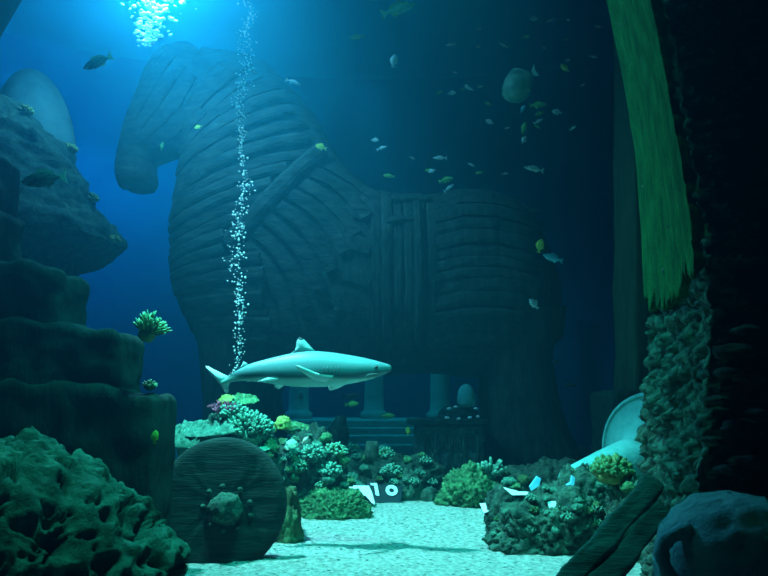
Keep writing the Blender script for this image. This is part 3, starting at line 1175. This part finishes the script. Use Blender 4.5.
rock('reef_rock', 630, 553, 5.95, 52, 86, M['rock'], 'crusted rock wedged against the foot of the pillar', z0=0, seed=29, sub=6, pits=.1, pfreq=4, amp=.25, lumps=.15, lfreq=8, depth=.25)
rock('reef_ridge', 548, 502, 9.0, 146, 44, M['rockdark'], 'long dim ridge of rock behind the tile shards', z0=0, seed=31, sub=6, pits=.1, amp=.3, lumps=.12, lfreq=8, depth=.4)
rock('reef_rock', 404, 498, 9.3, 46, 30, M['rock'], 'rounded dim rock behind the sand, right of the number tablet', z0=0, seed=33, sub=5, pits=.1, amp=.25, lumps=.15, depth=.25)


OUT = [(99, 0), (102, 22), (115, 36), (132, 50), (145, 70), (165, 80), (182, 90), (200, 96), (215, 102), (234, 116), (245, 119), (256, 106), (266, 74), (300, 66), (490, 64)]
YO = 9.6
bm = bmesh.new()
na, nl = 110, 190
rings = []
cx0 = -60
for j in range(nl + 1):
    py = 99 + (493 - 99) * (j / nl) ** 1.15
    r_ = (interp(OUT, py) - cx0) * U(YO)
    zc_, xc_ = P(cx0, py, YO).z, P(cx0, py, YO).x
    ring = []
    for k in range(na):
        a = 2 * math.pi * k / na
        p = Vector((xc_ + r_ * math.cos(a), YO + .8 * r_ * math.sin(a), zc_))
        d = .13 * nz(p * 1.6, 5) + .09 * (.5 - noise.voronoi(p * 4.2)[0][0]) + .05 * nz(p * 6, 3)
        ring.append(bm.verts.new(p + Vector((math.cos(a), math.sin(a), .3)) * d))
    rings.append(ring)
for j in range(nl):
    for k in range(na):
        bm.faces.new((rings[j][k], rings[j][(k + 1) % na], rings[j + 1][(k + 1) % na], rings[j + 1][k]))
bm.faces.new(rings[0])
bm.verts.index_update()
ROCKS.append(BVHTree.FromPolygons([v.co.copy() for v in bm.verts], [[v.index for v in f.verts] for f in bm.faces]))
ROCK_OBS.append(build('outcrop', bm, M['rockdark']))
tag(ROCK_OBS[-1], 'hazy coral-crusted outcrop jutting in at the left edge', 'rock')


def put(name, bm, px, py, Y, ms, label, cat='coral', group=None, rot=None, on_rock=True):
    loc = P(px, py, Y)
    if on_rock and cat == 'coral':
        h = seat(px, py, Y + 1.2)
        if h is not None and abs(h[0].y - Y) < 1.2:
            loc = h[0] + (h[0] - Vector((0, 0, CZ))).normalized() * .03
    o = build(name, bm, ms, loc=loc)
    if rot:
        o.rotation_euler = rot
    return tag(o, label, cat, group)


def sz(px, Y):
    return px * U(Y) * 1.01


TC, GC, YC_, PC = [M['teal_coral'], M['teal_tip']], [M['green_coral'], M['teal_tip']], [M['yellow_coral'], M['pale_coral']], [M['pale_coral'], M['coral_tip']]
# on the stairs
put('finger_coral', finger_bm(sz(14, 5.2), 75, sz(15, 5.2), sz(1.25, 5.2), 2, .0, Vector((.3, 0, .2)), .95), 147, 334, 5.1, [M['olive_coral'], M['coral_tip']],
    'spiky fan of olive coral on the stair corner', rot=(0, R(12), 0))
put('finger_coral', finger_bm(sz(7, 5.2), 30, sz(5, 5.2), sz(1.2, 5.2), 4, .1), 150, 388, 5.2, [M['green_coral'], M['coral_tip']], 'little green coral tuft on the lowest stair ledge')
# left reef
put('table_coral', plate_bm(sz(37, 6.9), 1, .05, .25, .14), 214, 432, 6.9, M['teal_coral'], 'flat teal table coral spreading above the round disc', rot=(R(10), R(-4), 0))
put('table_coral', plate_bm(sz(26, 6.7), 2, .06, .25, .14), 184, 442, 6.7, M['teal_coral'], 'dim teal table coral between the stairs and the disc', rot=(R(14), R(8), 0))
put('table_coral', plate_bm(sz(24, 6.6), 3, .03, .2, .08), 246, 450, 6.6, M['pale_coral'], 'thin pale coral shelf just over the top of the disc', rot=(R(4), R(4), 0))
put('bushy_coral', finger_bm(sz(30, 7.0), 260, sz(11, 7.0), sz(1.5, 7.0), 7, .0, squash=.75), 248, 436, 7.0, TC, 'large bushy teal coral in the middle of the left reef')
put('bushy_coral', finger_bm(sz(15, 7.2), 60, sz(8, 7.2), sz(1.6, 7.2), 8, .0), 234, 418, 7.2, TC, 'small teal coral tuft under the purple coral')
put('branch_coral', branch_bm(sz(22, 7.1), 5, 9, 3, sz(1.5, 7.1), .9), 224, 418, 7.1, [M['purple_coral'], M['purple_coral']], 'purple-red branching coral near the reef top')
put('leafy_coral', plate_bm(sz(15, 7.3), 6, .03, .15, .06), 243, 401, 7.3, M['green_coral'], 'pale green coral plate topping the left reef', rot=(R(16), R(6), 0))
put('leafy_coral', plate_bm(sz(8, 7.2), 8, .03, .12, .05), 226, 401, 7.2, M['yellow_coral'], 'yellow-green coral leaf left of the topmost plate', rot=(R(28), R(-20), 0))
# centre reef
put('lobed_coral', rock_bm(sz(8, 7.8), sz(8, 7.8), sz(10, 7.8), 61, 4, .2, 2, lumps=.4, lfreq=4), 283, 426, 7.8, M['yellow_coral'], 'yellow lobed coral crowning the centre reef')
put('lobed_coral', rock_bm(sz(5, 7.6), sz(5, 7.6), sz(7, 7.6), 62, 4, .2, 2, lumps=.4, lfreq=4), 270, 430, 7.6, M['yellow_coral'], 'small ochre coral knob between bushy coral and yellow coral')
put('ridge_coral', rock_bm(sz(24, 8.0), sz(9, 8.0), sz(7, 8.0), 63, 5, .25, 2, lumps=.2, lfreq=5, flat=False), 300, 430, 8.0, M['green_coral'], 'long green coral ridge sloping down to the right', rot=(0, R(19), 0))
put('lobed_coral', rock_bm(sz(9, 7.5), sz(8, 7.5), sz(9, 7.5), 64, 4, .25, 2, lumps=.35, lfreq=4), 269, 449, 7.5, M['green_coral'], 'pale green coral lump left of the egg-shaped coral')
put('lobed_coral', rock_bm(sz(7, 7.5), sz(7, 7.5), sz(9, 7.5), 65, 4, .15, 2, lumps=.3, lfreq=5), 291, 448, 7.5, M['pale_coral'], 'pale egg-shaped coral below the yellow coral', rot=(0, R(25), 0))
put('bushy_coral', finger_bm(sz(18, 8.0), 70, sz(6, 8.0), sz(1.5, 8.0), 12, -.1), 312, 458, 7.9, TC, 'dim teal coral tuft above the mossy rock')
put('bushy_coral', finger_bm(sz(13, 9.0), 60, sz(5, 9.0), sz(1.4, 9.0), 13, -.1), 335, 454, 8.9, GC, 'green coral tuft left of the two dark stumps')
put('bushy_coral', finger_bm(sz(12, 9.2), 60, sz(5, 9.2), sz(1.4, 9.2), 14, -.1), 351, 452, 9.1, GC, 'green coral tuft just left of the dark sponge')
put('bushy_coral', finger_bm(sz(12, 9.2), 60, sz(5, 9.2), sz(1.4, 9.2), 15, -.1), 386, 457, 9.1, GC, 'green coral tuft just right of the dark sponge')
put('bushy_coral', finger_bm(sz(13, 9.2), 60, sz(5, 9.2), sz(1.4, 9.2), 16, -.1), 392, 474, 9.0, TC, 'low teal coral behind the number tablet')
put('bushy_coral', finger_bm(sz(10, 8.2), 50, sz(4, 8.2), sz(1.2, 8.2), 18, -.1), 300, 470, 8.0, GC, 'shaded green coral above the left end of the mossy rock')
put('bushy_coral', finger_bm(sz(14, 8.4), 60, sz(5, 8.4), sz(1.4, 8.4), 19, -.1), 330, 474, 8.4, TC, 'shaded teal coral behind the middle of the mossy rock')
bm = bmesh.new()
lathe(bm, [(.001, 0), (.07, 0), (.085, .06), (.08, .16), (.065, .22), (.05, .21), (.045, .1), (.001, .08)], 24, wob=.08)
put('barrel_sponge', bm, 372, 460, 9.0, M['rockdark'], 'dark upright barrel sponge between two green coral tufts', 'sponge')
put('finger_coral', finger_bm(sz(10, 8.6), 26, sz(13, 8.6), sz(2.0, 8.6), 20, .3), 490, 476, 8.6, TC, 'upright teal finger coral on the green boulder')
put('knobbly_coral', finger_bm(sz(26, 6.0), 120, sz(8, 6.0), sz(2.6, 6.0), 70, -.1, squash=.7), 612, 474, 6.0, [M['olive_coral'], M['green_coral']], 'knobbly olive coral below the fallen column beside the pillar')
# crusts of small corals on the rocks
rr = random.Random(17)
for (x0, y0, x1, y1, n_, word, grp) in ((180, 424, 296, 462, 26, 'small coral clump crusting the rock', 'coral clumps behind the disc'),
                                        (278, 436, 440, 488, 46, 'small dim coral clump crusting the rock', 'coral clumps on the centre reef'),
                                        (492, 468, 640, 540, 40, 'small coral clump crusting the rock', 'coral clumps on the right rocks')):
    done = 0
    while done < n_:
        px, py = rr.uniform(x0, x1), rr.uniform(y0, y1)
        h = seat(px, py)
        if h is None or h[0].y < 5.5:
            continue
        r_ = rr.uniform(3, 7) * U(h[0].y)
        kind = rr.random()
        if kind < .5:
            bm = finger_bm(r_, 26, r_ * .5, r_ * .16, rr.randint(0, 999), -.2)
        else:
            bm = rock_bm(r_, r_, r_ * .8, rr.randint(0, 99), 3, .25, 2, lumps=.5, lfreq=4, flat=False)
        ms = rr.choice((TC, TC, GC, [M['teal_coral'], M['teal_coral']], [M['mossydark'], M['green_coral']]))
        par = ROCK_OBS[h[4]]
        o = build('coral_clump', bm, ms, par, loc=h[0] + Vector((0, 0, r_ * .15)) - par.location)
        o['label'] = word
        done += 1
# corals along the outcrop
for k, (px, py, r_) in enumerate(((70, 150, 8), (92, 200, 8), (114, 241, 7), (26, 112, 8))):
    h = seat(px, py)
    par = ROCK_OBS[-1]
    if h is not None and ROCK_OBS[h[4]] is par:
        o = build('coral_tuft', finger_bm(sz(r_, 9.2), 26, sz(r_ * .6, 9.2), sz(1.6, 9.2), 30 + k, -.2), [M['olive_coral'], M['olive_coral']], par, loc=h[0] - par.location)
        o['label'] = 'dim olive coral tuft'

# pale domed jar behind the outcrop
bm = bmesh.new()
prof = [(.001, 0)] + [(.52 * math.sin(math.pi * (.12 + .5 * 1.0 * (1 - k / 24))) ** 1.0 * (1 if k < 24 else 0.01), 1.5 * k / 24) for k in range(1, 25)]
prof = [(.001, -.4), (.58, -.4)] + [(.62 * math.sqrt(max(0, 1 - (k / 24) ** 2)) + .001, 1.35 * k / 24) for k in range(25)]
lathe(bm, prof, 48)
o = put('domed_jar', bm, 35, 148, 11.5, M['jar'], 'hazy pale dome-shaped jar behind the left outcrop', 'jar', rot=(0, R(-8), 0))

# number tablet and tile shards
c = G(380, 503)
tb = empty('number_tablet', (c.x, c.y, 0))
tag(tb, 'dark fallen tablet with a white 1 and a white ring 0', 'tablet')
tilt = Matrix.Rotation(R(-32), 4, 'X') @ Matrix.Rotation(R(9), 4, 'Y')
yw = U(c.y) * 1.02


def tab(bm, name, m, z):
    bmesh.ops.transform(bm, matrix=Matrix.Translation(Vector((0, 0, z))) @ tilt, verts=bm.verts[:])
    return build(name, bm, m, tb, smooth=False)


bm = bmesh.new()
rough_box(bm, (-.19, 0, -.04), (.24, .05, .235), (10,) * 3, .008, 5, 4, .015)
tab(bm, 'slab', M['tablet'], .02)
bm = bmesh.new()
rough_box(bm, (-.085, -.016, .06), (-.04, .01, .215), (6,) * 3, .002, 5, 4, .006, warp=lambda q: Vector((q.x - .35 * (q.z - .13), q.y, q.z)))
rough_box(bm, (-.125, -.016, .175), (-.085, .01, .205), (6,) * 3, .002, 5, 4, .006, warp=lambda q: Vector((q.x - .35 * (q.z - .13), q.y, q.z)))
tab(bm, 'numeral', M['white'], .02)
bm = bmesh.new()
nR = 40
for k in range(nR):
    pass
rg = []
for k in range(nR):
    a = 2 * math.pi * k / nR
    ca, sa = math.cos(a), math.sin(a)
    tw = -.35
    row = []
    for (rx_, rz_, y) in ((.072, .066, .01), (.072, .066, -.016), (.032, .026, -.016), (.032, .026, .01)):
        x, z = rx_ * ca, rz_ * sa
        row.append(bm.verts.new((.115 + x * math.cos(tw) - z * math.sin(tw), y, .15 + x * math.sin(tw) + z * math.cos(tw))))
    rg.append(row)
for k in range(nR):
    for j in range(4):
        bm.faces.new((rg[k][j], rg[(k + 1) % nR][j], rg[(k + 1) % nR][(j + 1) % 4], rg[k][(j + 1) % 4]))
tab(bm, 'numeral', M['white'], .02)


def shard(name, pts, Y, thick, m, label, cat='tile', lean=.3):
    """a broken flat tile: corners given in picture units at depth Y, leaning back"""
    bm = bmesh.new()
    ymid = sum(p[1] for p in pts) / len(pts)
    P3 = [P(a, b, Y + (ymid - b) * U(Y) * lean) for a, b in pts]
    c = sum(P3, Vector()) / len(P3)
    f = [bm.verts.new(p - c) for p in P3]
    bk = [bm.verts.new(p - c + Vector((0, thick, thick * .2))) for p in P3]
    bm.faces.new(f)
    bm.faces.new(bk[::-1])
    n_ = len(f)
    for i in range(n_):
        j = (i + 1) % n_
        bm.faces.new((f[j], f[i], bk[i], bk[j]))
    return tag(build(name, bm, m, loc=c, smooth=False), label, cat)


shard('tile_shard', [(328, 486), (369, 486.5), (372, 493), (375, 504), (372, 503), (366, 496), (352, 491)], 8.75, .03, M['white'], 'long white tile piece between the mossy rock and the number tablet', lean=1.6)
shard('tile_shard', [(547, 502), (563, 501), (561, 506), (551, 511)], 6.2, .03, M['white'], 'bright white tile shard on the pitted rock', lean=.6)
shard('tile_shard', [(504, 488), (510, 490), (520, 492.5), (529, 493), (526, 495), (512, 495)], 6.75, .03, M['white'], 'thin pale tile shard on the craggy rock', lean=.8)
shard('tile_shard', [(537, 477), (541, 479), (539, 486), (531, 491), (530, 487)], 6.75, .03, M['blueshard'], 'blue tile shard standing behind the thin pale shard', lean=.3)
shard('tile_shard', [(572, 476), (575, 478), (574, 485), (567, 488), (566, 486), (571, 483)], 6.45, .03, M['blueshard'], 'hooked blue tile shard under the fallen column', lean=.3)
shard('tile_shard', [(480, 504.5), (487, 504), (490, 511), (484, 513)], 7.0, .03, M['white'], 'pale tile shard half buried in sand left of the craggy rock', lean=1.5)

# fallen pale column with a flared mouth
c0, c1 = P(570, 484, 7.3), P(676, 455, 8.3)
ax = (c1 - c0)
Lc = ax.length
bm = bmesh.new()
prof = [(.001, 0), (.15, 0), (.18, .1 * Lc), (.235, .3 * Lc), (.28, .5 * Lc), (.31, .62 * Lc), (.36, .70 * Lc), (.46, .75 * Lc), (.60, .785 * Lc), (.67, .80 * Lc), (.69, .79 * Lc), (.72, .80 * Lc), (.73, .83 * Lc), (.71, .85 * Lc), (.5, .86 * Lc), (.3, .84 * Lc), (.001, .8 * Lc)]
dense = []
for (a, b), (c2, d2) in zip(prof, prof[1:]):
    for k in range(3):
        dense.append((a + (c2 - a) * k / 3, b + (d2 - b) * k / 3))
dense.append(prof[-1])
lathe(bm, dense, 80)
o = build('fallen_column', bm, M['marble'], loc=c0)
o.rotation_euler = ax.to_track_quat('Z', 'Y').to_euler()
tag(o, 'pale fallen column with a wide flared end beside the pillar', 'column', kind='thing')

# ================================================================== temple remains under the horse
YT = 15.4
st = empty('temple_steps', (P(395, 430, YT).x, YT, 0))
tag(st, 'low temple steps seen under the belly of the horse', 'steps')
for k, (pt, pb) in enumerate(((420, 427), (427, 434), (434, 442), (442, 466))):
    zt, zb = P(380, pt, YT).z, (P(380, pb, YT).z if k < 3 else -.05)
    bm = bmesh.new()
    rough_box(bm, (P(285 - 6 * k, 430, YT).x, YT - .28 * k, zb), (P(500 + 6 * k, 430, YT).x, YT + 2.4, zt), (12,) * 3, .012, 2, k, .03)
    bmesh.ops.translate(bm, verts=bm.verts[:], vec=-st.location)
    build('step', bm, M['templestone'], st)
zt = P(380, 420, YT).z
for k, px in enumerate((299, 374, 440, 508)):
    bm = bmesh.new()
    x = P(px, 400, YT + 1).x
    prof = [(.001, 0), (.30, 0), (.30, .12), (.25, .16)] + [(.22 - .004 * j, .2 + .25 * j) for j in range(14)] + [(.20, 3.5), (.28, 3.6), (.28, 3.75), (.001, 3.75)]
    rings_ = lathe(bm, prof, 40)
    for v in bm.verts:
        a = math.atan2(v.co.y, v.co.x)
        if .18 < v.co.z < 3.48:
            v.co.x *= 1 - .05 * abs(math.sin(a * 10))
            v.co.y *= 1 - .05 * abs(math.sin(a * 10))
    o = build('temple_column', bm, M['templestone'], loc=(x, YT + 1.0, zt))
    tag(o, ('hazy stone column behind the front legs of the horse', 'hazy stone column under the middle of the belly', 'hazy stone column behind the white figure', 'hazy stone column behind the hind legs of the horse')[k], 'column', 'temple columns behind the horse')
# altar with a shell pile and a pale standing stone
YA = 10.9
al = empty('stone_altar', (P(445, 440, YA).x, YA, 0))
tag(al, 'low dark carved altar in front of the hind leg of the horse', 'altar')
bm = bmesh.new()
rough_box(bm, (P(416, 440, YA).x, YA, -.05), (P(484, 440, YA).x, YA + .8, P(440, 425, YA).z), (18,) * 3, .04, 4, 2, .03)
bmesh.ops.translate(bm, verts=bm.verts[:], vec=-al.location)
build('block', bm, M['rubble'], al)
bm = bmesh.new()
za, zb_ = .12, P(440, 425, YA).z - .08
for k in range(4):
    xc = P(428 + 14 * k, 440, YA).x
    zc_ = (za + zb_) / 2
    tube(bm, [Vector((xc + .075 * math.cos(2 * math.pi * t / 20), YA - .012, zc_ + (zb_ - za) * .4 * math.sin(2 * math.pi * t / 20))) for t in range(21)], [.016] * 21, 6)
    tube(bm, [Vector((xc + .105, YA - .012, za)), Vector((xc + .105, YA - .012, zb_))], [.018, .018], 6)
bmesh.ops.translate(bm, verts=bm.verts[:], vec=-al.location)
build('relief', bm, M['rubble'], al)
bm = bmesh.new()
rough_box(bm, (P(408, 440, YA).x, YA - .08, P(440, 425, YA).z), (P(488, 440, YA).x, YA + .9, P(440, 419, YA).z), (16,) * 3, .012, 4, 3, .02)
bmesh.ops.translate(bm, verts=bm.verts[:], vec=-al.location)
build('top_slab', bm, M['rockdark'], al)
zt = P(440, 419, YA + .3).z
bm = rock_bm(sz(21, YA), .26, sz(10, YA), 80, 4, .3, 1.6)
o = build('rubble_heap', bm, M['rockdark'], loc=(P(461, 412, YA).x, YA + .3, P(440, 419, YA).z + sz(2.5, YA)))
tag(o, 'small dark rubble heap on the altar under the pale standing stone', 'rubble')
bm = bmesh.new()
lathe(bm, [(.001, 0), (.13, 0), (.145, .08), (.14, .16), (.115, .25), (.075, .31), (.03, .335), (.001, .34)], 24, wob=.06)
put('standing_stone', bm, 468, 407, YA + .2, M['marble'], 'pale rounded standing stone on top of the altar heap', 'stone', rot=(0, R(-6), 0))
rr = random.Random(6)
for k, (px, py) in enumerate(((449, 409), (456, 407), (476, 409), (447, 418), (459, 419), (470, 418), (478, 417))):
    bm = rock_bm(.035, .03, .025, 90 + k, 2, .25, 2)
    o = put('white_shell', bm, px, py, YA - .06 + (.12 if py < 412 else 0), M['white'], 'small white shell lying around the altar heap', 'shell', 'white shells on the altar')

# ================================================================== fish
def fish_bm(kind):
    """unit-length fish facing +X"""
    hgt, wid = {'slim': (.22, .13), 'mid': (.34, .15), 'deep': (.52, .14), 'fat': (.78, .5)}[kind]
    bm = bmesh.new()
    xs_ = [(.5, .02), (.46, .28), (.38, .58), (.26, .86), (.12, 1.0), (-.02, .95), (-.14, .74), (-.24, .46), (-.31, .25), (-.35, .2)]
    rings = []
    for x, h in xs_:
        rings.append([bm.verts.new((x, wid / 2 * h ** .8 * math.sin(2 * math.pi * s / 14), hgt / 2 * h * math.cos(2 * math.pi * s / 14))) for s in range(14)])
    for i in range(len(rings) - 1):
        for s in range(14):
            bm.faces.new((rings[i][s], rings[i][(s + 1) % 14], rings[i + 1][(s + 1) % 14], rings[i + 1][s]))
    bm.faces.new(rings[0])
    bm.faces.new(rings[-1][::-1])
    return bm, hgt, wid


def blade(bm, pts, th=.006, y=0):
    a = [bm.verts.new((x, y - th, z)) for x, z in pts]
    b = [bm.verts.new((x, y + th, z)) for x, z in pts]
    bm.faces.new(a)
    bm.faces.new(b[::-1])
    n_ = len(a)
    for i in range(n_):
        bm.faces.new((a[(i + 1) % n_], a[i], b[i], b[(i + 1) % n_]))


PROTO = {}


def fish_proto(key, kind, body_m, fin_m):
    bm, h, w = fish_bm(kind)
    me = [None] * 5
    bmt = bmesh.new()
    blade(bmt, [(-.33, .04), (-.42, .11), (-.5, .17), (-.46, .03), (-.46, -.03), (-.5, -.17), (-.42, -.11), (-.33, -.04)])
    bmd = bmesh.new()
    blade(bmd, [(.20, h * .42), (.12, h * .5 + .07), (-.02, h * .5 + .06), (-.15, h * .3 + .08), (-.26, h * .22), (-.15, h * .3), (.0, h * .42)])
    bma = bmesh.new()
    blade(bma, [(-.02, -h * .44), (-.10, -h * .42 - .08), (-.22, -h * .25 - .03), (-.2, -h * .2)])
    eyes = []
    for s in (-1, 1):
        bme = bmesh.new()
        r_ = bmesh.ops.create_uvsphere(bme, u_segments=8, v_segments=6, radius=.028)
        bmesh.ops.translate(bme, verts=r_['verts'], vec=(.38, s * w * .3, h * .08))
        eyes.append(('eye', bme, M['eye']))
    res = []
    for nm, b_, m_ in (('body', bm, body_m), ('tail_fin', bmt, fin_m), ('dorsal_fin', bmd, fin_m), ('anal_fin', bma, fin_m), *eyes):
        mesh = bpy.data.meshes.new(nm)
        bmesh.ops.recalc_face_normals(b_, faces=b_.faces[:])
        b_.to_mesh(mesh)
        b_.free()
        mesh.materials.append(m_)
        for p in mesh.polygons:
            p.use_smooth = nm in ('body', 'eye')
        res.append((nm, mesh))
    # one-piece mesh for the far specks
    bm = bmesh.new()
    for nm, mesh in res[:4]:
        bm.from_mesh(mesh)
    sp_ = bpy.data.meshes.new('small_fish')
    bm.to_mesh(sp_)
    bm.free()
    sp_.materials.append(body_m)
    PROTO[key] = (res, sp_)


M['f_silver'] = mat('silver_scales', (.50, .56, .58), (.78, .82, .84), 6, 0, rough=.4)
M['f_dark'] = mat('dark_banded_scales', (.012, .016, .02), (.20, .25, .27), 6, 0, rough=.45, c3=(.75, .85, .88), stretch=(.7, 1, 2.2))
M['f_yellow'] = mat('yellow_scales', (.60, .58, .05), (.85, .80, .14), 6, 0, rough=.5)
M['f_green'] = mat('green_scales', (.12, .32, .06), (.30, .52, .14), 6, 0, rough=.5)
M['f_orange'] = mat('orange_white_scales', (.95, .52, .36), (.98, .86, .78), 6, 0, rough=.5)
M['f_blue'] = mat('blue_scales', (.10, .50, .72), (.30, .72, .86), 6, 0, rough=.4)
M['f_round'] = mat('dull_olive_scales', (.05, .13, .09), (.14, .26, .19), 5, 0.3, rough=.6)
M['f_black'] = plain('black_scales', (.02, .025, .03), .6)
for key, kind, b_, f_ in (('dark', 'mid', M['f_dark'], M['f_silver']), ('silver', 'slim', M['f_silver'], M['f_silver']), ('pale', 'deep', M['f_silver'], M['f_silver']), ('yellow', 'deep', M['f_yellow'], M['f_yellow']),
                          ('green', 'mid', M['f_green'], M['f_green']), ('orange', 'mid', M['f_orange'], M['f_orange']), ('blue', 'mid', M['f_blue'], M['f_blue']), ('black', 'mid', M['f_black'], M['f_black']), ('round', 'fat', M['f_round'], M['f_round'])):
    fish_proto(key, kind, b_, f_)


def fish(key, px, py, Y, lpx, ang, label, group=None, yaw=0.0, parts=False, name=None):
    """lpx: length in the picture; ang: nose direction in degrees (0 right, 180 left, up positive)"""
    res, one = PROTO[key]
    c = P(px, py, Y)
    L_ = lpx * U(Y) * 1.02
    flip = math.cos(R(ang)) < 0
    a = R(180 - ang) if flip else R(ang)
    nm = name or (key + '_fish')
    if parts:
        o = empty(nm, c)
        for pn, mesh in res:
            ch = bpy.data.objects.new(pn, mesh)
            COL.objects.link(ch)
            ch.parent = o
    else:
        o = bpy.data.objects.new(nm, one)
        COL.objects.link(o)
        o.location = c
    o.scale = (L_,) * 3
    o.rotation_euler = (0, -a, (math.pi if flip else 0) + R(yaw))
    tag(o, label, 'fish', group)
    return o


fish('dark', 98, 62, 5.2, 33, 206, 'dark fish with a pale tail near the bright surface', parts=True)
fish('dark', 44, 179, 4.9, 47, 188, 'dark silver-streaked fish in front of the left outcrop', parts=True)
fish('silver', 293, 82, 9.5, 17, -20, 'slim silver fish just right of the bubble stream', parts=True)
fish('yellow', 321, 147, 10.5, 12, 160, 'small yellow fish over the crest of the neck of the horse', parts=True)
fish('yellow', 198, 127, 10.5, 8, 200, 'tiny yellow fish in front of the cheek of the horse')
fish('green', 162, 146, 10.8, 9, 80, 'tiny green fish by the jaw of the horse')
fish('green', 398, 9, 10.0, 38, 20, 'large greenish fish near the surface above the back of the horse', parts=True)
fish('green', 357, 37, 11.0, 16, 190, 'dim green fish below the large greenish fish')
fish('pale', 394, 61, 9.5, 15, 80, 'pale round-bodied fish alone in the open water, right of the neck')
fish('yellow', 540, 246, 9.0, 15, 75, 'yellow fish nose up by the rump of the horse', parts=True)
fish('blue', 553, 258, 9.0, 21, 162, 'slim pale blue fish under the yellow fish by the rump', parts=True)
fish('pale', 534, 304, 9.0, 13, 130, 'small white fish in front of the hind quarter of the horse')
fish('silver', 534, 169, 9.0, 21, 168, 'pale striped fish above the rump of the horse', parts=True)
fish('green', 524, 128, 9.2, 14, 70, 'green fish swimming steeply below the big round fish')
fish('pale', 524, 140, 9.2, 9, 60, 'pale fish right under the steep green fish')
fish('blue', 523, 109, 9.0, 10, 60, 'light blue fish just below the big round fish')
fish('yellow', 565, 68, 8.5, 11, 135, 'bright sliver of a yellow fish near the second pillar')
fish('silver', 440, 158, 10.5, 15, 180, 'teal silver fish level over the middle of the back')
fish('green', 446, 180, 10.0, 16, 15, 'yellow-green fish just above the back of the horse')
fish('silver', 449, 188, 10.0, 13, 38, 'pale slim fish tilted upward against the back of the horse')
fish('green', 389, 176, 10.8, 12, 175, 'small green fish over the front of the back')
fish('pale', 432, 171, 10.8, 8, 200, 'pale fish between the teal silver fish and the yellow-green fish')
fish('silver', 382, 148, 11, 12, 20, 'faint silver fish in mid water behind the neck, lower of two')
fish('pale', 375, 140, 11, 8, 0, 'faint pale fish in mid water behind the neck, upper of two')
fish('silver', 573, 128, 9, 9, 35, 'small bright fish left of the second pillar')
fish('green', 538, 105, 10, 18, 5, 'dim green fish right of the light blue fish')
fish('green', 352, 404, 9.8, 14, 5, 'green fish under the belly of the shark')
fish('black', 351, 396, 10.2, 16, 5, 'dark fish just above the green fish under the shark')
fish('green', 388, 416, 10.4, 14, 0, 'green fish gliding over the temple steps')
fish('yellow', 408, 431, 10.0, 8, 90, 'bright yellow fish in front of the temple steps')
fish('orange', 305, 440, 7.4, 9, 45, 'orange and white fish over the centre reef', parts=True)
fish('blue', 281, 471, 7.0, 9, 20, 'bright blue fish in the shadow right of the disc')
fish('black', 301, 397, 9.8, 9, 90, 'small dark fish behind the reef, below the middle of the shark')
fish('black', 570, 385, 10.5, 12, 180, 'small dark fish in the open blue behind the hind leg')
fish('black', 556, 362, 10.5, 9, 180, 'tiny dark fish close behind the hind leg')
fish('yellow', 155, 437, 4.85, 13, 85, 'yellow-green fish hovering before the lowest stair', parts=True)
fish('round', 520, 84, 9.0, 47, 200, 'big round-bodied greenish fish in the dark upper water', parts=True, yaw=-50, name='round_fish')
rr = random.Random(21)
for k in range(34):
    t = rr.random()
    px = 405 + 195 * rr.random()
    py = 15 + 170 * rr.random() ** 1.2
    if 560 < px and py > 150 or (abs(px - 520) < 26 and abs(py - 84) < 24):
        px -= 70
    fish(rr.choice(('silver', 'silver', 'pale', 'green')), px, py, rr.uniform(10.5, 12.5), rr.uniform(5, 11), rr.choice((0, 180)) + rr.uniform(-35, 35),
         'tiny faint fish of the scattered shoal over the back of the horse', 'faint shoal over the horse', name='shoal_fish')

# ================================================================== bubbles
m = bpy.data.materials.new('air_bubble')
m.use_nodes = True
b_ = m.node_tree.nodes['Principled BSDF']
b_.inputs['Base Color'].default_value = (.9, .96, 1, 1)
b_.inputs['Roughness'].default_value = .15
b_.inputs['Specular IOR Level'].default_value = .8
M['bubble'] = m
rr = random.Random(2)
YBb = 8.2
bm = bmesh.new()
for k in range(800):
    py = -30 + 410 * rr.random()
    cx = 246 - 10 * (py / 375) + 3 * math.sin(py / 23) + 1.6 * math.sin(py / 9)
    px = cx + rr.gauss(0, 3.6 + 1.2 * math.sin(py / 31))
    c = P(px, py, YBb + rr.gauss(0, .05))
    r_ = rr.choice((.5, .6, .7, .8, 1.0, 1.3)) * U(YBb) * (.8 if py > 330 else 1)
    ret = bmesh.ops.create_icosphere(bm, subdivisions=1, radius=r_, matrix=Matrix.Translation(c) @ Matrix.Diagonal((1, 1, rr.uniform(.7, 1.3), 1)))
tag(build('bubble_stream', bm, M['bubble']), 'thin stream of air bubbles rising past the neck of the horse', 'bubbles', kind='stuff')
bm = bmesh.new()
for k in range(330):
    py = -20 + 66 * rr.random() ** 1.2
    cx = 158 - .25 * py
    px = cx + rr.gauss(0, 15 * (1 - max(0, py) / 62))
    c = P(px, py, 9.9 + rr.gauss(0, .25))
    r_ = rr.choice((.6, .8, 1.1, 1.6, 2.4)) * U(9.9)
    bmesh.ops.create_icosphere(bm, subdivisions=2, radius=r_, matrix=Matrix.Translation(c) @ Matrix.Rotation(rr.uniform(-.8, .8), 4, 'Y') @ Matrix.Diagonal((rr.uniform(1, 2), 1, rr.uniform(.6, 1), 1)))
tag(build('surface_bubbles', bm, M['bubble']), 'bright churned cluster of bubbles under the surface lamp', 'bubbles', kind='stuff')
